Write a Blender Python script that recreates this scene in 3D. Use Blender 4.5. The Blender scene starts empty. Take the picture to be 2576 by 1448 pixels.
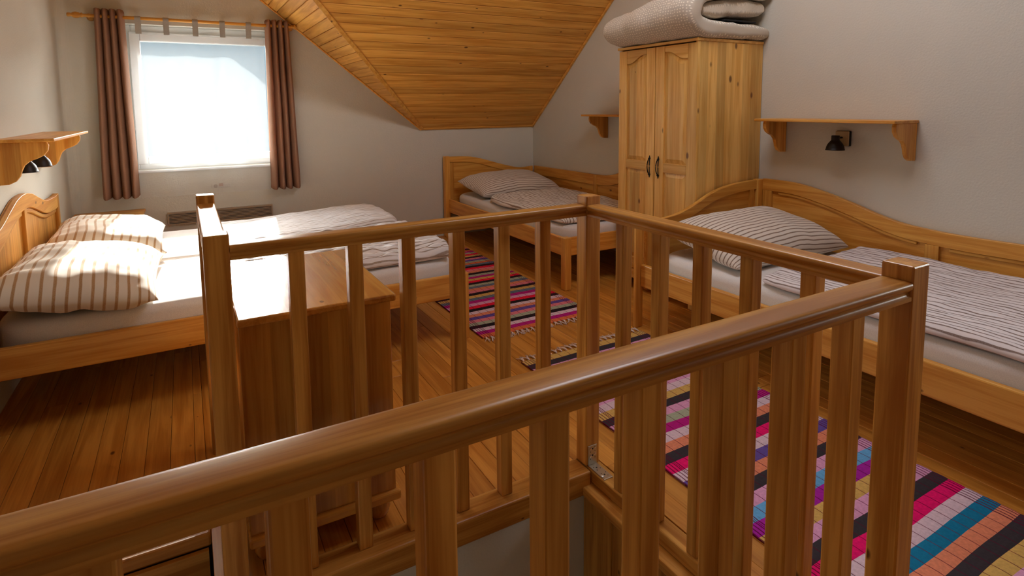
import bpy, bmesh, math, random
from mathutils import Vector, Matrix, noise, Euler
random.seed(7)
S = bpy.context.scene
COL = S.collection

# ------------------------------------------------------------------ camera
cam = bpy.data.cameras.new('camera')
cam.sensor_width = 36.0
cam.lens = 1458.0 / 2576.0 * 36.0
cam.shift_x = (1288 - 1287) / 2576.0
cam.shift_y = (417.5 - 724) / 2576.0
cam.clip_start = 0.02
cam.clip_end = 500
co = bpy.data.objects.new('camera', cam)
COL.objects.link(co)
YAW, PITCH, ROLL = -.5135, -.1030, -.0100
_c, _s = math.cos, math.sin
fwd = Vector((-_s(YAW) * _c(PITCH), _c(YAW) * _c(PITCH), _s(PITCH)))
rgt = Vector((_c(YAW), _s(YAW), 0))
up = rgt.cross(fwd)
r2 = rgt * _c(ROLL) + up * _s(ROLL)
u2 = -rgt * _s(ROLL) + up * _c(ROLL)
m = Matrix((r2, u2, -fwd)).transposed().to_4x4()
m.translation = Vector((0, 0, 1.42))
co.matrix_world = m
S.camera = co

# ------------------------------------------------------------------ light and exposure
S.view_settings.view_transform = 'Standard'
S.view_settings.look = 'None'
S.view_settings.exposure = 1.84
S.view_settings.gamma = 1.0
S.view_settings.use_curve_mapping = False
SUN_DIR = Vector((-.097, -1.0, -.44)).normalized()      # the way the light travels
W = bpy.data.worlds.new('world')
S.world = W
W.use_nodes = True
nt = W.node_tree
nt.nodes.clear()
wo = nt.nodes.new('ShaderNodeOutputWorld')
bg = nt.nodes.new('ShaderNodeBackground')
sky = nt.nodes.new('ShaderNodeTexSky')
sky.sky_type = 'NISHITA'
sky.sun_disc = False
sky.sun_elevation = math.asin(-SUN_DIR.z)
sky.sun_rotation = math.atan2(-SUN_DIR.x, -SUN_DIR.y)
sky.air_density = 1.0
sky.dust_density = 0.6
SKY_STRENGTH = 1.65
bg.inputs['Strength'].default_value = SKY_STRENGTH
tint = nt.nodes.new('ShaderNodeVectorMath')
tint.operation = 'MULTIPLY'
tint.inputs[1].default_value = (1.05, 1.0, .93)
bw = nt.nodes.new('ShaderNodeRGBToBW')          # hazy, nearly white sky
hz = nt.nodes.new('ShaderNodeMix')
hz.data_type = 'RGBA'
hz.inputs[0].default_value = .72
nt.links.new(sky.outputs[0], bw.inputs[0])
nt.links.new(sky.outputs[0], hz.inputs[6])
nt.links.new(bw.outputs[0], hz.inputs[7])
nt.links.new(hz.outputs[2], tint.inputs[0])
nt.links.new(tint.outputs[0], bg.inputs[0])
nt.links.new(bg.outputs[0], wo.inputs[0])
sl = bpy.data.lights.new('sun', 'SUN')
sl.energy = 6.5
sl.angle = math.radians(0.6)
sl.color = (1.0, .97, .92)
so = bpy.data.objects.new('sun', sl)
COL.objects.link(so)
so.location = (2, 12, 8)
so.rotation_euler = SUN_DIR.to_track_quat('-Z', 'Y').to_euler()


def portal(name, loc, sx, sy, face):
    l = bpy.data.lights.new(name, 'AREA')
    l.shape = 'RECTANGLE'
    l.size = sx
    l.size_y = sy
    l.cycles.is_portal = True
    o = bpy.data.objects.new(name, l)
    COL.objects.link(o)
    o.location = loc
    o.rotation_euler = Vector(face).to_track_quat('-Z', 'Z').to_euler()


portal('portal_window', (.17, 6.22, 1.5), 1.2, 1.35, (0, -1, 0))
portal('portal_side', (3.83, -.315, 1.425), .67, .55, (-1, 0, 0))  # samples sky through the added side opening

portal('portal_roof', (2.17, 1.95, 3.32), 1.15, 1.1, (0, 0, -1))  # samples sky through the added ceiling opening
# ------------------------------------------------------------------ room numbers
XL, XR, YB, YF = -.835, 3.613, 5.881, -1.3
ZK = 1.18                 # top of the knee wall
SM = .843                 # slope of the main roof
SD, XD = .81, 2.212       # slope of the dormer roof, where it meets the knee wall
ZT = 3.2


# ------------------------------------------------------------------ materials
def new_mat(name):
    mt = bpy.data.materials.new(name)
    mt.use_nodes = True
    n = mt.node_tree
    n.nodes.clear()
    out = n.nodes.new('ShaderNodeOutputMaterial')
    b = n.nodes.new('ShaderNodeBsdfPrincipled')
    n.links.new(b.outputs[0], out.inputs[0])
    return mt, n, b, out


def nd(n, t, **kw):
    x = n.nodes.new(t)
    for k, v in kw.items():
        setattr(x, k, v)
    return x


def math_node(n, op, a, b=None, clamp=False):
    x = n.nodes.new('ShaderNodeMath')
    x.operation = op
    x.use_clamp = clamp
    for i, v in enumerate((a, b)):
        if v is None:
            continue
        if isinstance(v, (int, float)):
            x.inputs[i].default_value = v
        else:
            n.links.new(v, x.inputs[i])
    return x.outputs[0]


def mixc(n, f, a, b):
    x = n.nodes.new('ShaderNodeMix')
    x.data_type = 'RGBA'
    for sock, v in ((x.inputs[0], f), (x.inputs[6], a), (x.inputs[7], b)):
        if isinstance(v, (int, float)):
            sock.default_value = v
        elif isinstance(v, tuple):
            sock.default_value = (*v, 1) if len(v) == 3 else v
        else:
            n.links.new(v, sock)
    return x.outputs[2]


def ramp(n, fac, stops, interp='LINEAR'):
    r = n.nodes.new('ShaderNodeValToRGB')
    r.color_ramp.interpolation = interp
    e = r.color_ramp.elements
    while len(e) < len(stops):
        e.new(.5)
    for i, (p, c) in enumerate(stops):
        e[i].position = p
        e[i].color = (*c, 1) if len(c) == 3 else c
    n.links.new(fac, r.inputs[0])
    return r.outputs[0]


def lin(r, g, b):
    f = lambda c: (c / 255 / 12.92) if c / 255 <= .04045 else ((c / 255 + .055) / 1.055) ** 2.4
    return (f(r), f(g), f(b))


TONES = {  # light grain, dark grain, knot, roughness
    'bed': (lin(228, 168, 78), lin(202, 132, 46), lin(92, 44, 14), .36),
    'wardrobe': (lin(238, 194, 112), lin(216, 160, 74), lin(100, 50, 18), .40),
    'rail': (lin(212, 154, 74), lin(168, 106, 38), lin(70, 34, 12), .34),
    'floor': (lin(212, 146, 60), lin(182, 114, 36), lin(84, 40, 12), .42),
    'ceiling': (lin(240, 178, 84), lin(212, 144, 54), lin(78, 34, 8), .45),
    'chest': (lin(212, 150, 66), lin(184, 116, 40), lin(70, 30, 10), .26),
}
_pine = {}


def pine(tone, axis, knots=.5, staves=None, stave_w=.09):
    """varnished pine, grain along axis; staves = axis across which narrow glued boards change tone"""
    key = (tone, axis, knots, staves, stave_w)
    if key in _pine:
        return _pine[key]
    light, dark, knot, rough = TONES[tone]
    mt, n, b, out = new_mat('pine_%s_%s' % (tone, axis))
    tc = nd(n, 'ShaderNodeTexCoord')
    oi = nd(n, 'ShaderNodeObjectInfo')
    off = nd(n, 'ShaderNodeVectorMath', operation='SCALE')
    off.inputs[0].default_value = (37.1, 51.7, 23.3)
    n.links.new(oi.outputs['Random'], off.inputs['Scale'])
    add = nd(n, 'ShaderNodeVectorMath', operation='ADD')
    n.links.new(tc.outputs['Object'], add.inputs[0])
    n.links.new(off.outputs[0], add.inputs[1])
    P = add.outputs[0]
    ai = 'xyz'.index(axis)

    def scaled(along, across):
        mp = nd(n, 'ShaderNodeVectorMath', operation='MULTIPLY')
        v = [across] * 3
        v[ai] = along
        mp.inputs[1].default_value = v
        n.links.new(P, mp.inputs[0])
        return mp.outputs[0]
    n1 = nd(n, 'ShaderNodeTexNoise')
    n1.inputs['Scale'].default_value = 1.0
    n1.inputs['Detail'].default_value = 4
    n1.inputs['Distortion'].default_value = .6
    n.links.new(scaled(1.6, 26), n1.inputs['Vector'])
    n2 = nd(n, 'ShaderNodeTexNoise')
    n2.inputs['Scale'].default_value = 1.0
    n2.inputs['Detail'].default_value = 2
    n.links.new(scaled(4, 150), n2.inputs['Vector'])
    g = math_node(n, 'ADD', math_node(n, 'MULTIPLY', n1.outputs[0], .75), math_node(n, 'MULTIPLY', n2.outputs[0], .25))
    colr = ramp(n, g, [(.39, dark), (.60, light)])
    # board to board tone
    tone_v = math_node(n, 'ADD', math_node(n, 'MULTIPLY', oi.outputs['Random'], .26), .87)
    if staves:
        sp = nd(n, 'ShaderNodeSeparateXYZ')
        n.links.new(P, sp.inputs[0])
        cell = math_node(n, 'FLOOR', math_node(n, 'DIVIDE', sp.outputs['XYZ'.index(staves.upper())], stave_w))
        wn = nd(n, 'ShaderNodeTexWhiteNoise', noise_dimensions='1D')
        n.links.new(cell, wn.inputs['W'])
        tone_v = math_node(n, 'ADD', math_node(n, 'MULTIPLY', wn.outputs['Value'], .34), .80)
    vm = nd(n, 'ShaderNodeVectorMath', operation='SCALE')
    n.links.new(colr, vm.inputs[0])
    n.links.new(tone_v, vm.inputs['Scale'])
    colr = vm.outputs[0]
    # knots
    vo = nd(n, 'ShaderNodeTexVoronoi', feature='F1')
    vo.inputs['Scale'].default_value = 1.0
    dot = nd(n, 'ShaderNodeVectorMath', operation='DOT_PRODUCT')
    n.links.new(P, dot.inputs[0])
    n.links.new(tc.outputs['Normal'], dot.inputs[1])
    pn = nd(n, 'ShaderNodeVectorMath', operation='SCALE')
    n.links.new(tc.outputs['Normal'], pn.inputs[0])
    n.links.new(dot.outputs['Value'], pn.inputs['Scale'])
    flat = nd(n, 'ShaderNodeVectorMath', operation='SUBTRACT')
    n.links.new(P, flat.inputs[0])
    n.links.new(pn.outputs[0], flat.inputs[1])
    km = nd(n, 'ShaderNodeVectorMath', operation='MULTIPLY')
    kv = [11.0] * 3
    kv[ai] = 6.0
    km.inputs[1].default_value = kv
    n.links.new(flat.outputs[0], km.inputs[0])
    n.links.new(km.outputs[0], vo.inputs['Vector'])
    sc = nd(n, 'ShaderNodeSeparateColor')
    n.links.new(vo.outputs['Color'], sc.inputs[0])
    on = math_node(n, 'GREATER_THAN', sc.outputs[0], 1 - knots * .75)
    size = math_node(n, 'ADD', math_node(n, 'MULTIPLY', sc.outputs[1], .13 if tone == 'wardrobe' else .09), .05)
    d = math_node(n, 'SUBTRACT', 1.0, math_node(n, 'DIVIDE', vo.outputs['Distance'], size), clamp=True)
    d = math_node(n, 'MULTIPLY', math_node(n, 'MULTIPLY', d, 2.2, clamp=True), on)
    d = math_node(n, 'MULTIPLY', d, .85)
    colr = mixc(n, d, colr, knot)
    n.links.new(colr, b.inputs['Base Color'])
    b.inputs['Roughness'].default_value = rough
    b.inputs['Specular IOR Level'].default_value = .32 if tone == 'rail' else .42
    if tone in ('chest', 'rail'):          # a clear varnish film
        b.inputs['Coat Weight'].default_value = .9 if tone == 'chest' else .12
        b.inputs['Coat Roughness'].default_value = .07 if tone == 'chest' else .2
        b.inputs['Coat IOR'].default_value = 1.6
    bp = nd(n, 'ShaderNodeBump')
    bp.inputs['Strength'].default_value = .06
    bp.inputs['Distance'].default_value = .01
    n.links.new(g, bp.inputs['Height'])
    n.links.new(bp.outputs[0], b.inputs['Normal'])
    _pine[key] = mt
    return mt


_plain = {}


def plain(name, col, rough=.6, metal=0.0, bump=0, bscale=200, spec=.5, vary=0):
    if name in _plain:
        return _plain[name]
    mt, n, b, out = new_mat(name)
    b.inputs['Base Color'].default_value = (*col, 1)
    b.inputs['Roughness'].default_value = rough
    b.inputs['Metallic'].default_value = metal
    b.inputs['Specular IOR Level'].default_value = spec
    if bump or vary:
        tc = nd(n, 'ShaderNodeTexCoord')
        nz = nd(n, 'ShaderNodeTexNoise')
        nz.inputs['Scale'].default_value = bscale
        nz.inputs['Detail'].default_value = 3
        n.links.new(tc.outputs['Object'], nz.inputs['Vector'])
        if bump:
            bp = nd(n, 'ShaderNodeBump')
            bp.inputs['Strength'].default_value = bump
            bp.inputs['Distance'].default_value = .004
            n.links.new(nz.outputs[0], bp.inputs['Height'])
            n.links.new(bp.outputs[0], b.inputs['Normal'])
        if vary:
            n3 = nd(n, 'ShaderNodeTexNoise')
            n3.inputs['Scale'].default_value = 2.2
            n.links.new(tc.outputs['Object'], n3.inputs['Vector'])
            lo = tuple(c * (1 - vary) for c in col)
            n.links.new(ramp(n, n3.outputs[0], [(.35, lo), (.65, col)]), b.inputs['Base Color'])
    _plain[name] = mt
    return mt


def plaster():
    return plain('plaster', lin(212, 207, 194), .9, bump=.35, bscale=90, spec=.2, vary=.03)


def striped(name, base, stripe, period=.032, duty=.3, wob=.004):
    mt, n, b, out = new_mat(name)
    uv = nd(n, 'ShaderNodeUVMap')
    uv.uv_map = 'cloth'
    sp = nd(n, 'ShaderNodeSeparateXYZ')
    n.links.new(uv.outputs[0], sp.inputs[0])
    nz = nd(n, 'ShaderNodeTexNoise')
    nz.inputs['Scale'].default_value = 9
    n.links.new(uv.outputs[0], nz.inputs['Vector'])
    x = math_node(n, 'ADD', sp.outputs[0], math_node(n, 'MULTIPLY', math_node(n, 'SUBTRACT', nz.outputs[0], .5), wob * 2))
    fr = math_node(n, 'FRACT', math_node(n, 'DIVIDE', x, period))
    t = math_node(n, 'ABSOLUTE', math_node(n, 'SUBTRACT', fr, .5))
    edge = duty / 2
    f = math_node(n, 'MULTIPLY', math_node(n, 'SUBTRACT', edge + .04, t), 1 / .06, clamp=True)
    # woven fleck inside the stripe
    w = nd(n, 'ShaderNodeTexNoise')
    w.inputs['Scale'].default_value = 260
    n.links.new(uv.outputs[0], w.inputs['Vector'])
    f = math_node(n, 'MULTIPLY', f, math_node(n, 'ADD', math_node(n, 'MULTIPLY', w.outputs[0], .5), .6), clamp=True)
    n.links.new(mixc(n, f, base, stripe), b.inputs['Base Color'])
    b.inputs['Roughness'].default_value = .85
    b.inputs['Specular IOR Level'].default_value = .15
    b.inputs['Sheen Weight'].default_value = .15
    return mt


def cloth(name, col, translucent=0.0, rough=.85):
    mt, n, b, out = new_mat(name)
    tc = nd(n, 'ShaderNodeTexCoord')
    nz = nd(n, 'ShaderNodeTexNoise')
    nz.inputs['Scale'].default_value = 300
    n.links.new(tc.outputs['Object'], nz.inputs['Vector'])
    lo = tuple(c * .88 for c in col)
    c = ramp(n, nz.outputs[0], [(.35, lo), (.65, col)])
    n.links.new(c, b.inputs['Base Color'])
    b.inputs['Roughness'].default_value = rough
    b.inputs['Specular IOR Level'].default_value = .15
    if translucent:
        tr = nd(n, 'ShaderNodeBsdfTranslucent')
        n.links.new(c, tr.inputs[0])
        mx = nd(n, 'ShaderNodeMixShader')
        mx.inputs[0].default_value = translucent
        n.links.new(b.outputs[0], mx.inputs[1])
        n.links.new(tr.outputs[0], mx.inputs[2])
        n.links.new(mx.outputs[0], out.inputs[0])
    return mt


def sheer_mat():
    mt, n, b, out = new_mat('sheer_voile')
    b.inputs['Base Color'].default_value = (.86, .87, .88, 1)
    b.inputs['Roughness'].default_value = .9
    b.inputs['Specular IOR Level'].default_value = .1
    tl = nd(n, 'ShaderNodeBsdfTranslucent')
    tl.inputs[0].default_value = (.86, .88, .9, 1)
    m1 = nd(n, 'ShaderNodeMixShader')
    m1.inputs[0].default_value = .24
    n.links.new(b.outputs[0], m1.inputs[1])
    n.links.new(tl.outputs[0], m1.inputs[2])
    tp = nd(n, 'ShaderNodeBsdfTransparent')
    m2 = nd(n, 'ShaderNodeMixShader')
    m2.inputs[0].default_value = .80
    n.links.new(m1.outputs[0], m2.inputs[1])
    n.links.new(tp.outputs[0], m2.inputs[2])
    n.links.new(m2.outputs[0], out.inputs[0])
    return mt


def glass_mat():
    mt, n, b, out = new_mat('window_glass')
    tp = nd(n, 'ShaderNodeBsdfTransparent')
    tp.inputs[0].default_value = (.95, .97, .97, 1)
    gl = nd(n, 'ShaderNodeBsdfGlossy')
    gl.inputs['Roughness'].default_value = .02
    fr = nd(n, 'ShaderNodeFresnel')
    fr.inputs[0].default_value = 1.45
    mx = nd(n, 'ShaderNodeMixShader')
    n.links.new(fr.outputs[0], mx.inputs[0])
    n.links.new(tp.outputs[0], mx.inputs[1])
    n.links.new(gl.outputs[0], mx.inputs[2])
    n.links.new(mx.outputs[0], out.inputs[0])
    return mt


# ------------------------------------------------------------------ builders
class B:
    def __init__(self):
        self.v, self.f, self.uv = [], [], None

    def box(self, x0, x1, y0, y1, z0, z1):
        k = len(self.v)
        self.v += [(x, y, z) for z in (z0, z1) for y in (y0, y1) for x in (x0, x1)]
        self.f += [tuple(k + i for i in q) for q in
                   ((0, 2, 3, 1), (4, 5, 7, 6), (0, 1, 5, 4), (2, 6, 7, 3), (0, 4, 6, 2), (1, 3, 7, 5))]
        return self

    def prism(self, pts, axis, a0, a1):
        """pts in the two other axes (in xyz order), extruded along axis"""
        n = len(pts)
        k = len(self.v)
        ar = sum(pts[i][0] * pts[(i + 1) % n][1] - pts[(i + 1) % n][0] * pts[i][1] for i in range(n))
        if axis == 'y':
            ar = -ar
        if ar < 0:
            pts = pts[::-1]
        for a in (a0, a1):
            for p, q in pts:
                self.v.append({'x': (a, p, q), 'y': (p, a, q), 'z': (p, q, a)}[axis])
        if a1 < a0:
            raise ValueError
        self.f.append(tuple(k + i for i in range(n))[::-1])
        self.f.append(tuple(k + n + i for i in range(n)))
        for i in range(n):
            j = (i + 1) % n
            self.f.append((k + i, k + j, k + n + j, k + n + i))
        return self

    def hexa(self, b4, t4):
        """8 corners: four below, four above, same order, counter clockwise from above"""
        k = len(self.v)
        self.v += [tuple(p) for p in b4] + [tuple(p) for p in t4]
        self.f += [(k + 3, k + 2, k + 1, k), (k + 4, k + 5, k + 6, k + 7)]
        for i in range(4):
            j = (i + 1) % 4
            self.f.append((k + i, k + j, k + 4 + j, k + 4 + i))
        return self

    def lathe(self, prof, origin, axis=(0, 0, 1), seg=20, cap=True):
        """prof: (radius, height) along axis"""
        q = Vector((0, 0, 1)).rotation_difference(Vector(axis).normalized())
        o = Vector(origin)
        k = len(self.v)
        for r, h in prof:
            for i in range(seg):
                a = 2 * math.pi * i / seg
                self.v.append(tuple(o + q @ Vector((r * math.cos(a), r * math.sin(a), h))))
        for j in range(len(prof) - 1):
            for i in range(seg):
                i2 = (i + 1) % seg
                self.f.append((k + j * seg + i, k + j * seg + i2, k + (j + 1) * seg + i2, k + (j + 1) * seg + i))
        if cap:
            self.f.append(tuple(k + i for i in range(seg))[::-1])
            self.f.append(tuple(k + (len(prof) - 1) * seg + i for i in range(seg)))
        return self

    def tube(self, pts, r, seg=8):
        k = len(self.v)
        n = len(pts)
        P = [Vector(p) for p in pts]
        up0 = Vector((0, 0, 1))
        for i, p in enumerate(P):
            t = (P[min(i + 1, n - 1)] - P[max(i - 1, 0)]).normalized()
            a = t.cross(up0)
            if a.length < .05:
                a = t.cross(Vector((1, 0, 0)))
            a.normalize()
            b = t.cross(a)
            rr = r[i] if isinstance(r, (list, tuple)) else r
            for j in range(seg):
                an = 2 * math.pi * j / seg
                self.v.append(tuple(p + rr * (a * math.cos(an) + b * math.sin(an))))
        for i in range(n - 1):
            for j in range(seg):
                j2 = (j + 1) % seg
                self.f.append((k + i * seg + j, k + (i + 1) * seg + j, k + (i + 1) * seg + j2, k + i * seg + j2))
        self.f.append(tuple(k + j for j in range(seg)))
        self.f.append(tuple(k + (n - 1) * seg + j for j in range(seg))[::-1])
        return self

    def grid(self, nu, nv, fn, uvfn=None, flip=False):
        k = len(self.v)
        for j in range(nv + 1):
            for i in range(nu + 1):
                self.v.append(tuple(fn(i / nu, j / nv)))
        if uvfn:
            if self.uv is None:
                self.uv = {}
            for j in range(nv + 1):
                for i in range(nu + 1):
                    self.uv[k + j * (nu + 1) + i] = uvfn(i / nu, j / nv)
        for j in range(nv):
            for i in range(nu):
                a = k + j * (nu + 1) + i
                q = (a, a + 1, a + nu + 2, a + nu + 1)
                self.f.append(q[::-1] if flip else q)
        return self


def root_loc(o):
    p = Vector((0, 0, 0))
    while o is not None:
        p = p + o.location
        o = o.parent
    return p


def obj(name, b, mat, parent=None, loc=None, bevel=0.0, smooth=False, seg=2, weld=False):
    """one mesh object; b in world coordinates"""
    if parent is not None:
        L = root_loc(parent)
        loc = (0, 0, 0)
    else:
        if loc is None:
            xs = [v[0] for v in b.v]; ys = [v[1] for v in b.v]; zs = [v[2] for v in b.v]
            loc = ((min(xs) + max(xs)) / 2, (min(ys) + max(ys)) / 2, min(zs))
        L = Vector(loc)
    me = bpy.data.meshes.new(name)
    me.from_pydata([(v[0] - L.x, v[1] - L.y, v[2] - L.z) for v in b.v], [], b.f)
    if b.uv:
        ul = me.uv_layers.new(name='cloth')
        for lp in me.loops:
            ul.data[lp.index].uv = b.uv.get(lp.vertex_index, (0, 0))
    if weld:
        bm = bmesh.new()
        bm.from_mesh(me)
        bmesh.ops.remove_doubles(bm, verts=bm.verts, dist=1e-5)
        bm.to_mesh(me)
        bm.free()
    me.update()
    if mat:
        me.materials.append(mat)
    if smooth:
        for p in me.polygons:
            p.use_smooth = True
    o = bpy.data.objects.new(name, me)
    COL.objects.link(o)
    o.location = loc
    o.parent = parent
    if bevel:
        md = o.modifiers.new('bevel', 'BEVEL')
        md.width = bevel
        md.segments = seg
        md.limit_method = 'ANGLE'
        md.angle_limit = math.radians(40)
        md.harden_normals = False
    return o


def thing(name, label, cat, loc, group=None):
    o = bpy.data.objects.new(name, None)
    COL.objects.link(o)
    o.empty_display_size = .1
    o.location = loc
    o['label'] = label
    o['category'] = cat
    if group:
        o['group'] = group
    return o


def tag(o, label, cat, group=None):
    o['label'] = label
    o['category'] = cat
    if group:
        o['group'] = group
    return o


def struct(name, b, mat, **kw):
    o = obj(name, b, mat, **kw)
    o['kind'] = 'structure'
    return o


def fold_noise(x, y, s, seed=0.0):
    return noise.noise(Vector((x * s, y * s, seed)))


def lerp_curve(pts, t):
    """piecewise smooth interpolation through (t, v)"""
    if t <= pts[0][0]:
        return pts[0][1]
    for i in range(len(pts) - 1):
        a, b2 = pts[i], pts[i + 1]
        if t <= b2[0]:
            f = (t - a[0]) / (b2[0] - a[0])
            p0 = pts[max(i - 1, 0)]
            p3 = pts[min(i + 2, len(pts) - 1)]
            h = b2[0] - a[0]
            m0 = (b2[1] - p0[1]) / max(b2[0] - p0[0], 1e-6) * h
            m1 = (p3[1] - a[1]) / max(p3[0] - a[0], 1e-6) * h
            f2, f3 = f * f, f * f * f
            return (2 * f3 - 3 * f2 + 1) * a[1] + (f3 - 2 * f2 + f) * m0 + (-2 * f3 + 3 * f2) * b2[1] + (f3 - f2) * m1
    return pts[-1][1]


def sample(pts, n):
    a, b2 = pts[0][0], pts[-1][0]
    return [(a + (b2 - a) * i / n, lerp_curve(pts, a + (b2 - a) * i / n)) for i in range(n + 1)]


# ================================================================== the room
white = plaster()
OX0, OX1, OZ0, OZ1 = -.42, .80, .90, 2.14          # window opening
YO = 6.16                                          # outer face of the window wall
b = B()
b.box(XL, OX0, YB, YO, -2.7, 3.4).box(OX1, XR + .2, YB, YO, -2.7, 3.4)
b.box(OX0, OX1, YB, YO, -2.7, OZ0).box(OX0, OX1, YB, YO, OZ1, 3.4)
struct('wall_back', b, white)
struct('wall_left', B().box(XL - .2, XL, YF, YO, -2.7, 3.4), white)
RY0_, RY1_, RZ0, RZ1 = -.65, .02, 1.15, 1.70       # opening added in the right wall, out of view, for side daylight
b = B()
b.box(XR, XR + .2, RY1_, YB, -2.7, 3.4).box(XR, XR + .2, YF, RY0_, -2.7, 3.4)
b.box(XR, XR + .2, RY0_, RY1_, -2.7, RZ0).box(XR, XR + .2, RY0_, RY1_, RZ1, 3.4)
struct('wall_right', b, white)
struct('wall_front', B().box(XL, XR, YF - .2, YF, -.1, 3.4), plain('bounce_damping_dark', lin(74, 52, 36), .7))  # unseen wall, made dark to cut bounce onto the near railing
# plaster fillet where left and back wall meet
fil = [(XL, YB), (XL, YB - .075)] + [(XL + .075 - .075 * math.cos(a), YB - .075 + .075 * math.sin(a)) for a in
                                    [math.pi / 2 * i / 6 for i in range(1, 6)]] + [(XL + .075, YB)]
struct('trim_1', B().prism(fil, 'z', 0, 3.1), white, smooth=False)

# ------------------------------------------------------------------ floor
FX0, FX1 = -.0, 1.30
fb = B()
fb.box(XL, 0, 2.10, YB, -.22, -.022).box(0, XR, 1.80, YB, -.22, -.022)
fb.box(1.37, XR, .60, 1.80, -.22, -.022).box(XL, XR, YF, .60, -.22, -.022)
floor = struct('floor', fb, plain('subfloor', lin(60, 34, 16), .9), loc=(0, 0, 0))
fm = pine('floor', 'y', .45)
PWID = .0885
nx = int((XR - XL) / PWID) + 1


def plank_run(x0, x1, y0, y1):
    y = y0
    first = True
    while y < y1 - .01:
        L = random.uniform(1.9, 3.4)
        if first:
            L *= random.uniform(.35, 1)
            first = False
        e = min(y + L, y1)
        if y1 - e < .35:
            e = y1
        dz = random.uniform(-.0008, .0008)
        obj('plank', B().box(x0 + .0007, x1 - .0007, y + .0008, e - .0008, -.022, dz), fm, floor, bevel=.0014, seg=1)
        y = e


for i in range(nx):
    x0 = XL + i * PWID
    x1 = min(x0 + PWID, XR)
    xm = (x0 + x1) / 2
    if x1 <= 0:
        plank_run(x0, x1, 2.14, YB)
    elif x0 < 0:
        plank_run(x0, 0, 2.14, YB)
        plank_run(0, x1, 1.80, YB)
    elif xm < 1.335:
        plank_run(x0, x1, 1.80, YB)
    else:
        plank_run(max(x0, 1.37), x1, .60, YB)
    plank_run(x0, x1, YF, .60)

# sill beams around the stair opening
rb_x, rb_y = pine('rail', 'x', .35), pine('rail', 'y', .35)
struct('trim_2', B().box(0, 1.30, 1.70, 1.80, -.085, .006), rb_x, bevel=.006)
struct('trim_3', B().box(1.305, 1.37, .60, 1.80, -.045, .006), rb_y, bevel=.005)
struct('trim_4', B().box(1.262, 1.37, .66, 1.72, -.085, -.047), rb_y, bevel=.005)
struct('trim_5', B().box(XL, 0, 2.085, 2.14, -.045, .002), pine('floor', 'x', .3), bevel=.008)
struct('trim_6', B().box(XL, 1.37, .60, .675, -.10, .006), rb_x, bevel=.006)
# walls of the stairwell
struct('wall_stairwell', B().box(.03, 1.36, 1.73, 1.80, -2.7, -.087), white)
struct('wall_stairwell_side', B().box(0.003, .06, 1.81, 2.10, -2.7, -.22), rb_y)
struct('wall_stairwell_near', B().box(XL, 1.37, .52, .59, -2.7, -.22), white)
struct('floor_lower', B().box(XL, XR, YF, YB, -2.75, -2.7), pine('floor', 'x', .3))
dk = pine('rail', 'z', .3)
wp = struct('wall_stairwell_right', B().box(1.30, 1.37, .6, 1.73, -2.7, -.087), white)
for k in range(6):
    y0 = .68 + k * .175
    obj('panel', B().box(1.285, 1.30, y0 + .002, y0 + .173, -2.6, -.088), dk, wp, bevel=.003)

# ------------------------------------------------------------------ ceiling
yT = YB - (ZT - ZK) / SM            # where the main slope reaches the flat ceiling
xT = XD - (ZT - ZK) / SD
CT = .05
cb = B()
# main slope backing, above the planks
nrm = Vector((0, SM, 1)).normalized()
off = nrm * .02


def up_main(x, y):
    return Vector((x, y, ZK + SM * (YB - y)))


def valley_y(x):
    return YB - (XD - x) * SD / SM


def slab(pts, th):
    n2 = (pts[1] - pts[0]).cross(pts[2] - pts[0]).normalized()
    if n2.z < 0:
        pts = pts[::-1]
        n2 = -n2
    k = len(cb.v)
    n_ = len(pts)
    for p in pts:
        cb.v.append(tuple(p + n2 * .018))
    for p in pts:
        cb.v.append(tuple(p + n2 * (.018 + th)))
    cb.f.append(tuple(k + i for i in range(n_))[::-1])
    cb.f.append(tuple(k + n_ + i for i in range(n_)))
    for i in range(n_):
        j = (i + 1) % n_
        cb.f.append((k + i, k + j, k + n_ + j, k + n_ + i))


slab([up_main(XD, YB), up_main(XR, YB), up_main(XR, yT), up_main(xT, yT)], CT)


def up_dorm(x, y):
    return Vector((x, y, ZK + SD * (XD - x)))


slab([up_dorm(XD, YB), up_dorm(xT, yT), up_dorm(xT, YB)], CT)
KX = (1.6, 2.75, 1.4, 2.5)          # ceiling opening added out of view to let in fill daylight
cb.box(XL, XR, KX[3], YB, ZT + .02, ZT + .1).box(XL, XR, YF, KX[2], ZT + .02, ZT + .1)
cb.box(XL, KX[0], KX[2], KX[3], ZT + .02, ZT + .1).box(KX[1], XR, KX[2], KX[3], ZT + .02, ZT + .1)
ceil = struct('ceiling', cb, pine('ceiling', 'x', .3), loc=(0, 0, 0))
cmx, cmy = pine('ceiling', 'x', 1.0), pine('ceiling', 'y', .8)
TH = .016
nM = Vector((0, SM, 1)).normalized()
sl_len = math.hypot(YB - yT, ZT - ZK)
NP = int(sl_len / .094)
for i in range(NP):
    s0, s1 = i / NP * sl_len + .0018, (i + 1) / NP * sl_len - .0018
    cs, sn = 1 / math.hypot(1, SM), SM / math.hypot(1, SM)
    ya, yb_ = YB - s0 * cs, YB - s1 * cs
    xa, xb_ = XD - (YB - ya) * SM / SD, XD - (YB - yb_) * SM / SD
    bot = [up_main(xb_, yb_), up_main(XR, yb_), up_main(XR, ya), up_main(xa, ya)]
    obj('plank', B().hexa(bot, [p + nM * TH for p in bot]), cmx, ceil, bevel=.0035, seg=1)
nD = Vector((SD, 0, 1)).normalized()
sl2 = math.hypot(XD - xT, ZT - ZK)
NP = int(sl2 / .094)
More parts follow.
